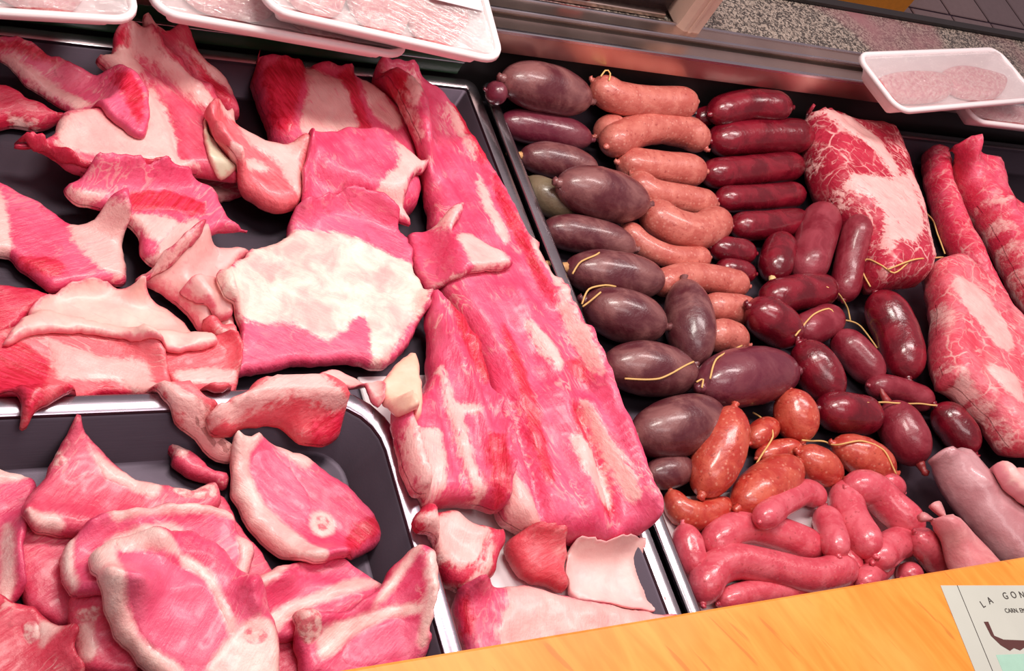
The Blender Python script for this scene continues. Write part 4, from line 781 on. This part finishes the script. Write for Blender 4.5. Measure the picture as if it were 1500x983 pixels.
# orange chorizos
S('O', 'small orange chorizo at the string knot', [(1098, 650), (1118, 632), (1138, 622)], 20)
S('O', 'orange chorizo with a curled open tail', [(982, 718), (996, 748), (1030, 755), (1072, 738)], 22)
S('O', 'long orange chorizo beside the plump blood sausage', [(1075, 598), (1060, 650), (1028, 725)], 38)
S('O', 'orange chorizo pointing up at the dark ones', [(1155, 570), (1165, 605), (1175, 648)], 33)
S('O', 'flattened orange chorizo under the string', [(1108, 672), (1140, 660), (1175, 655)], 17)
S('O', 'rounded orange chorizo in the middle of the tied bunch', [(1168, 662), (1195, 680), (1232, 700)], 28)
S('O', 'wide orange chorizo outlined by a yellow string', [(1220, 650), (1262, 668), (1310, 692)], 30, string=[[(1175, 645), (1205, 648), (1225, 652), (1262, 646), (1295, 660), (1312, 695)]])
S('O', 'orange chorizo with a pale belly over the pink sausages', [(1080, 745), (1120, 715), (1168, 680)], 36, string=[[(1102, 605), (1125, 620), (1132, 640), (1110, 675), (1098, 700)]])
# pink sausages
S('P', 'short pink sausage standing by the white tray edge', [(1000, 768), (1008, 800), (1018, 845)], 24)
S('P', 'lowest pink sausage along the wooden board', [(1052, 885), (1110, 868), (1190, 868), (1275, 858)], 20)
S('P', 'small pink sausage end beside the forked trotter', [(1320, 848), (1345, 838)], 20)
S('P', 'pink sausage end pressed against the wooden board', [(1262, 858), (1285, 835), (1300, 822)], 20)
S('P', 'pink sausage half hidden in the gap behind the arch', [(1195, 790), (1235, 815), (1262, 838)], 18)
S('P', 'pink sausage arching over the low one beside the tray edge', [(1040, 812), (1060, 782), (1100, 772), (1150, 785), (1205, 808)], 26)
S('P', 'long shiny pink sausage stretched in front of the arch', [(1030, 885), (1036, 845), (1070, 822), (1130, 832), (1190, 845), (1252, 830)], 27)
S('P', 'slim pink arch beneath the pale-bellied orange chorizo', [(1112, 765), (1145, 738), (1182, 720), (1206, 738)], 20)
S('P', 'stubby upright pink sausage between the two arches', [(1206, 745), (1216, 775), (1228, 815)], 23)
S('P', 'pink sausage tip beside the looped pair', [(1290, 702), (1322, 722)], 19)
S('P', 'short pink sausage bent towards the board', [(1278, 825), (1310, 798), (1350, 786)], 25)
S('P', 'pink sausage slanting down beside the forked trotter', [(1340, 780), (1360, 805), (1388, 842)], 23)
S('P', 'left leg of the looped pink sausages', [(1238, 708), (1244, 755), (1282, 815)], 27)
S('P', 'right leg of the looped pink sausages', [(1240, 715), (1275, 716), (1312, 748), (1352, 780)], 27)
# trotters
TR = skin('trotter_skin', (0.66, 0.20, 0.22), (0.78, 0.34, 0.34), rough=0.4, sc=30.0, coat=0.15); TG = skin('pale_shank_skin', (0.52, 0.22, 0.24), (0.66, 0.36, 0.38), rough=0.3, sc=26.0, coat=0.4); HOOF = plain('hoof_tip', (0.72, 0.13, 0.20), 0.4)
cut('pork_shank', 'pale grey-pink skinned pork shank beside the trotter', 'meat', [(1358, 690), (1364, 672), (1388, 658), (1416, 650), (1438, 668), (1470, 705), (1512, 745), (1570, 800), (1540, 870), (1462, 832), (1408, 770), (1370, 715)], 0.055, TG, 0, body='skin', r=0.028, rag=0.0008, stiff=260, sag=0.00008, bumps=[([(1400, 665), (1440, 710)], 0.010, 0.006)])
cut('pork_fat', 'light pink fat slab under the neck, at the shank', 'meat', [(1442, 690), (1470, 684), (1560, 684), (1570, 780), (1510, 760), (1470, 720)], 0.030, fat_mat(under=(0.85, 0.30, 0.35), blush=0.6), 0, body='fat_body', zlim=0.06)
cut('pig_trotter', 'forked pink pig trotter with two pointed toes', 'trotter', [(1347, 760), (1354, 747), (1366, 756), (1376, 764), (1367, 742), (1374, 732), (1394, 744), (1425, 774), (1465, 815), (1490, 850), (1470, 880), (1410, 870), (1380, 815), (1362, 785)], 0.040, TR, 0, body='skin', r=0.020, rag=0.0004, rumple=0.0003, stiff=260, sag=0.00006, bumps=[([(1376, 764), (1400, 790), (1440, 840)], 0.005, -0.006)])

# ================================================================== foam trays on the ledge
FOAM = plain('white_foam', (0.88, 0.78, 0.78), 0.55, nsc=300, var=0.03, bump=0.05)
def film_mat():
    k = NT('cling_film'); q = k.coord(); n = k.noise(k.coord(scale=(40, 160, 60), rot=(0, 0, 0.5)), 1.0, 4.0, 0.6, 1.5); k.bump(n, 0.8, 0.004)
    gl = k.n('ShaderNodeBsdfGlossy'); gl.inputs['Roughness'].default_value = 0.12; gl.inputs['Color'].default_value = (0.9, 0.85, 0.85, 1); tp = k.n('ShaderNodeBsdfTransparent'); tp.inputs[0].default_value = (0.95, 0.93, 0.93, 1); mx = k.n('ShaderNodeMixShader')
    bp = [x for x in k.t.nodes if x.type == 'BUMP'][0]; k.link(bp.outputs[0], gl.inputs['Normal']); df = k.n('ShaderNodeBsdfDiffuse'); df.inputs[0].default_value = (0.85, 0.78, 0.78, 1); m2 = k.n('ShaderNodeMixShader'); m2.inputs[0].default_value = 0.5; k.link(gl.outputs[0], m2.inputs[1]); k.link(df.outputs[0], m2.inputs[2])
    mx.inputs[0].default_value = 0.45; k.link(tp.outputs[0], mx.inputs[1]); k.link(m2.outputs[0], mx.inputs[2]); k.link(mx.outputs[0], k.t.nodes['Material Output'].inputs[0]); return k.m
FILM = film_mat(); SLICE = lean((0.78, 0.16, 0.22), (0.88, 0.40, 0.42), 0.4, 0.6, film=0.8)
def foam(label, right, left, zl, depth, width=None, slices=(), h=0.026, tilt=0.0, sticker=None):
    b = P(*right, zl); a = P(*left, zl); d = b - a; L = width or np.linalg.norm(d); ang = math.atan2(d[1], d[0]); d = d / np.linalg.norm(d); a = (b - d * L) if width is None or right[0] < 800 else a
    root = empty('foam_tray', (a[0], a[1], zl - h)); root.rotation_euler = (tilt, 0, ang); prop(root, label, 'foam tray', 'wrapped foam trays on the ledge')
    v, f = tray_loops(0, L, 0, depth, 0, h, 0.012, 0.006, 0.022, 0.003, drop=0.005); mesh_obj('tray_shell', v, f, FOAM, root)
    nx, ny = 14, 10; V = [(0.008 + (L - 0.016) * i / nx, 0.008 + (depth - 0.016) * j / ny, h - 0.001 - 0.004 * math.sin(math.pi * i / nx) * math.sin(math.pi * j / ny) + 0.0008 * math.sin(i * 2.1 + j * 1.7)) for j in range(ny + 1) for i in range(nx + 1)]
    Fq = [(j * (nx + 1) + i, j * (nx + 1) + i + 1, (j + 1) * (nx + 1) + i + 1, (j + 1) * (nx + 1) + i) for j in range(ny) for i in range(nx)]
    mesh_obj('cling_film', V, Fq, FILM, root)
    nsl = len(slices); slices = [(0.020 + (L - 0.04) * i / nsl * 0.97, 0.020 + (L - 0.04) * min(1.0, (i + 1.12) / nsl), 0.022, depth - 0.022) for i in range(nsl)]
    for k, (x0, x1, y0, y1) in enumerate(slices):
        n = 26; lo = []
        for zz, sc in ((0.004, 0.94), (0.008, 1.0), (0.014, 1.0), (0.0175, 0.95), (0.0185, 0.80), (0.0175, 0.4)):
            lo.append([((x0 + x1) / 2 + (x1 - x0) / 2 * sc * math.cos(t) * (1 + 0.10 * math.sin(3 * t + k)), (y0 + y1) / 2 + (y1 - y0) / 2 * sc * math.sin(t) * (1 + 0.12 * math.cos(2 * t + k * 2)), zz) for t in np.linspace(0, 2 * math.pi, n, endpoint=False)])
        v, f = loft(lo); mesh_obj('meat_slice', v, f, SLICE, root)
    if sticker:
        x, y, w, hh = sticker; v, f = box(x, x + w, y, y + hh, h + 0.0005, h + 0.0010); mesh_obj('price_sticker', v, f, M_white, root, smooth=False)
        for i in range(3):
            v, f = box(x + w * 0.12, x + w * (0.55 + 0.12 * i), y + hh * (0.2 + 0.25 * i), y + hh * (0.28 + 0.25 * i), h + 0.0010, h + 0.0013); mesh_obj('print_line', v, f, M_black, root, smooth=False)
    return root
foam('white foam tray with a rounded corner over the shoulder cuts', (212, 31), (0, 18), 0.126, 0.15, 0.22, [(0.02, 0.12, 0.025, 0.13), (0.10, 0.205, 0.025, 0.125)])
foam('white foam tray half covered by the tray stacked on it', (604, 84), (222, 16), 0.126, 0.15, None, [(0.02, 0.12, 0.025, 0.13), (0.11, 0.225, 0.022, 0.13)])
foam('wrapped foam tray of pale meat stacked on top of another', (742, 92), (386, 12), 0.153, 0.15, None, [(0.02, 0.11, 0.03, 0.12), (0.10, 0.17, 0.02, 0.11), (0.15, 0.23, 0.03, 0.13)], sticker=(0.15, 0.06, 0.05, 0.035))
foam('lower foam tray with a steak, sticking out under the wrapped one', (1640, 204), (1430, 178), 0.100, 0.09, None, [(0.03, 0.14, 0.02, 0.075)])
foam('wrapped foam tray with a steak tilted on the ledge by the granite', (1500, 148), (1320, 164), 0.130, 0.092, 0.30, [(0.022, 0.15, 0.018, 0.078), (0.12, 0.25, 0.018, 0.078)])

# ================================================================== on the worktop and beyond
BOXB = plain('black_scale_body', (0.02, 0.010, 0.010), 0.18); REDL = plain('red_highlight', (0.55, 0.05, 0.03), 0.4); BEI = plain('beige_wrap', (0.52, 0.33, 0.26), 0.6)
def bx(name, label, cat, b, mat, parts=(), kind=None):
    org = ((b[0] + b[1]) / 2, (b[2] + b[3]) / 2, b[4]); root = empty(name, org); prop(root, label, cat); v, f = box(*b); mesh_obj('body', v, f, mat, root, org, smooth=False)
    for nm, bb, m in parts: v, f = box(*bb); mesh_obj(nm, v, f, m, root, org, smooth=False)
    return root
a = P(745, 8, 0.092); b = P(985, 45, 0.092)
bx('black_appliance', 'glossy black appliance standing on the worktop behind the ledge', 'appliance', (a[0], b[0], 0.846, 0.97, 0.092, 0.25, 0.006), BOXB, [('red_highlight', (a[0] + 0.07, a[0] + 0.10, 0.842, 0.848, 0.10, 0.115, 0.002), REDL), ('foot_strip', (a[0] + 0.005, b[0] - 0.005, 0.843, 0.848, 0.093, 0.099, 0.001), M_ledge)])  # small red block stands in for the red highlight on the dark body
a = P(990, 52, 0.092); b = P(1042, 57, 0.092); ff = P(1020, 56, 0.092)[1]
bx('paper_block', 'beige paper-wrapped block beside the black appliance', 'package', (a[0], b[0] - 0.018, ff, 0.93, 0.092, 0.20, 0.006), BEI, [('fold_seam', (a[0] + 0.012, a[0] + 0.016, ff - 0.0015, ff + 0.001, 0.095, 0.195, 0.0005), BEI)])
OR = plain('orange_plastic', (0.85, 0.33, 0.03), 0.5); MINT = plain('mint_plastic', (0.45, 0.75, 0.60), 0.5)
c = P(1240, 20, FZ); bx('orange_crate', 'orange plastic crate on the tiled shop floor', 'crate', (c[0] - 0.16, c[0] + 0.20, c[1] - 0.02, c[1] + 0.30, FZ + 0.006, FZ + 0.20, 0.01), OR, [('rim', (c[0] - 0.17, c[0] + 0.21, c[1] - 0.03, c[1] + 0.31, FZ + 0.18, FZ + 0.21, 0.005), OR)])

# printed card on the wooden board
ca = P(1377, 858, WZ); cb = P(1490, 858, WZ); ux = cb - ca; ux = ux / np.linalg.norm(ux); uy = np.array([-ux[1], ux[0]]); ca = ca - uy * 0.0
CW, CHh = 0.150, 0.078
card = empty('printed_card', (ca[0] - uy[0] * CHh, ca[1] - uy[1] * CHh, WZ)); card.rotation_euler = (0, 0, math.atan2(ux[1], ux[0])); prop(card, 'pale printed card with a gondola drawing, stuck on the wooden board', 'card')
CARD = plain('card_paper', (0.58, 0.60, 0.52), 0.5, nsc=20, var=0.08); INK = plain('card_ink', (0.05, 0.04, 0.035), 0.6); BRN = plain('gondola_brown', (0.10, 0.03, 0.025), 0.6); REDI = plain('gondola_red', (0.75, 0.03, 0.03), 0.5); SEA = plain('sea_green', (0.40, 0.66, 0.52), 0.5)
v, f = box(0, CW, 0, CHh, 0, 0.0008, 0.0002); mesh_obj('paper', v, f, CARD, card, smooth=False)
def flat(name, pts, z, mat):
    n = len(pts); v = [(x, y, z) for x, y in pts] + [(x, y, z + 0.0003) for x, y in pts]; f = [tuple(range(n, 2 * n)), tuple(reversed(range(n)))] + [(i, (i + 1) % n, n + (i + 1) % n, n + i) for i in range(n)]
    return mesh_obj(name, v, f, mat, card, smooth=False)
flat('sea', [(0.03, 0.004), (0.15, 0.004), (0.15, 0.018), (0.03, 0.018)], 0.0007, SEA)
hull = [(0.032, 0.046), (0.037, 0.046), (0.0372, 0.034), (0.046, 0.0305), (0.075, 0.029), (0.125, 0.029), (0.148, 0.033), (0.148, 0.028)] + [(0.144 - 0.006 * i, 0.021 + (0.0022 if i % 2 else 0)) for i in range(17)] + [(0.040, 0.026), (0.0335, 0.034)]
flat('gondola_hull', hull, 0.0008, BRN); flat('gondola_cabin', [(0.094, 0.029), (0.122, 0.029), (0.120, 0.045), (0.113, 0.047), (0.101, 0.047), (0.095, 0.044)], 0.0010, REDI)
flat('fold_line', [(0.0185, 0.0), (0.0192, 0.0), (0.0192, CHh), (0.0185, CHh)], 0.00065, INK)
def text(s, size, x, y, rot=0.0):
    cu = bpy.data.curves.new('lettering', 'FONT'); cu.body = s; cu.size = size; cu.align_x = 'CENTER'; cu.extrude = 0.00015; o = bpy.data.objects.new('lettering', cu); COL.objects.link(o)
    dg = bpy.context.evaluated_depsgraph_get(); me = bpy.data.meshes.new_from_object(o.evaluated_get(dg)); bpy.data.objects.remove(o); me.materials.clear(); me.materials.append(INK)
    m = bpy.data.objects.new('lettering', me); COL.objects.link(m); m.parent = card; m.location = (x, y, 0.001); m.rotation_euler = (0, 0, rot); return m
for i, ch in enumerate('LA GONDOLA'):
    if ch == ' ': continue
    t = (i - 4.5) / 4.5; text(ch, 0.0085, 0.086 + 0.046 * t, 0.0665 - 0.008 * t * t, -0.32 * t)
text('CARN. EMBUTIDOS', 0.0055, 0.086, 0.0535)
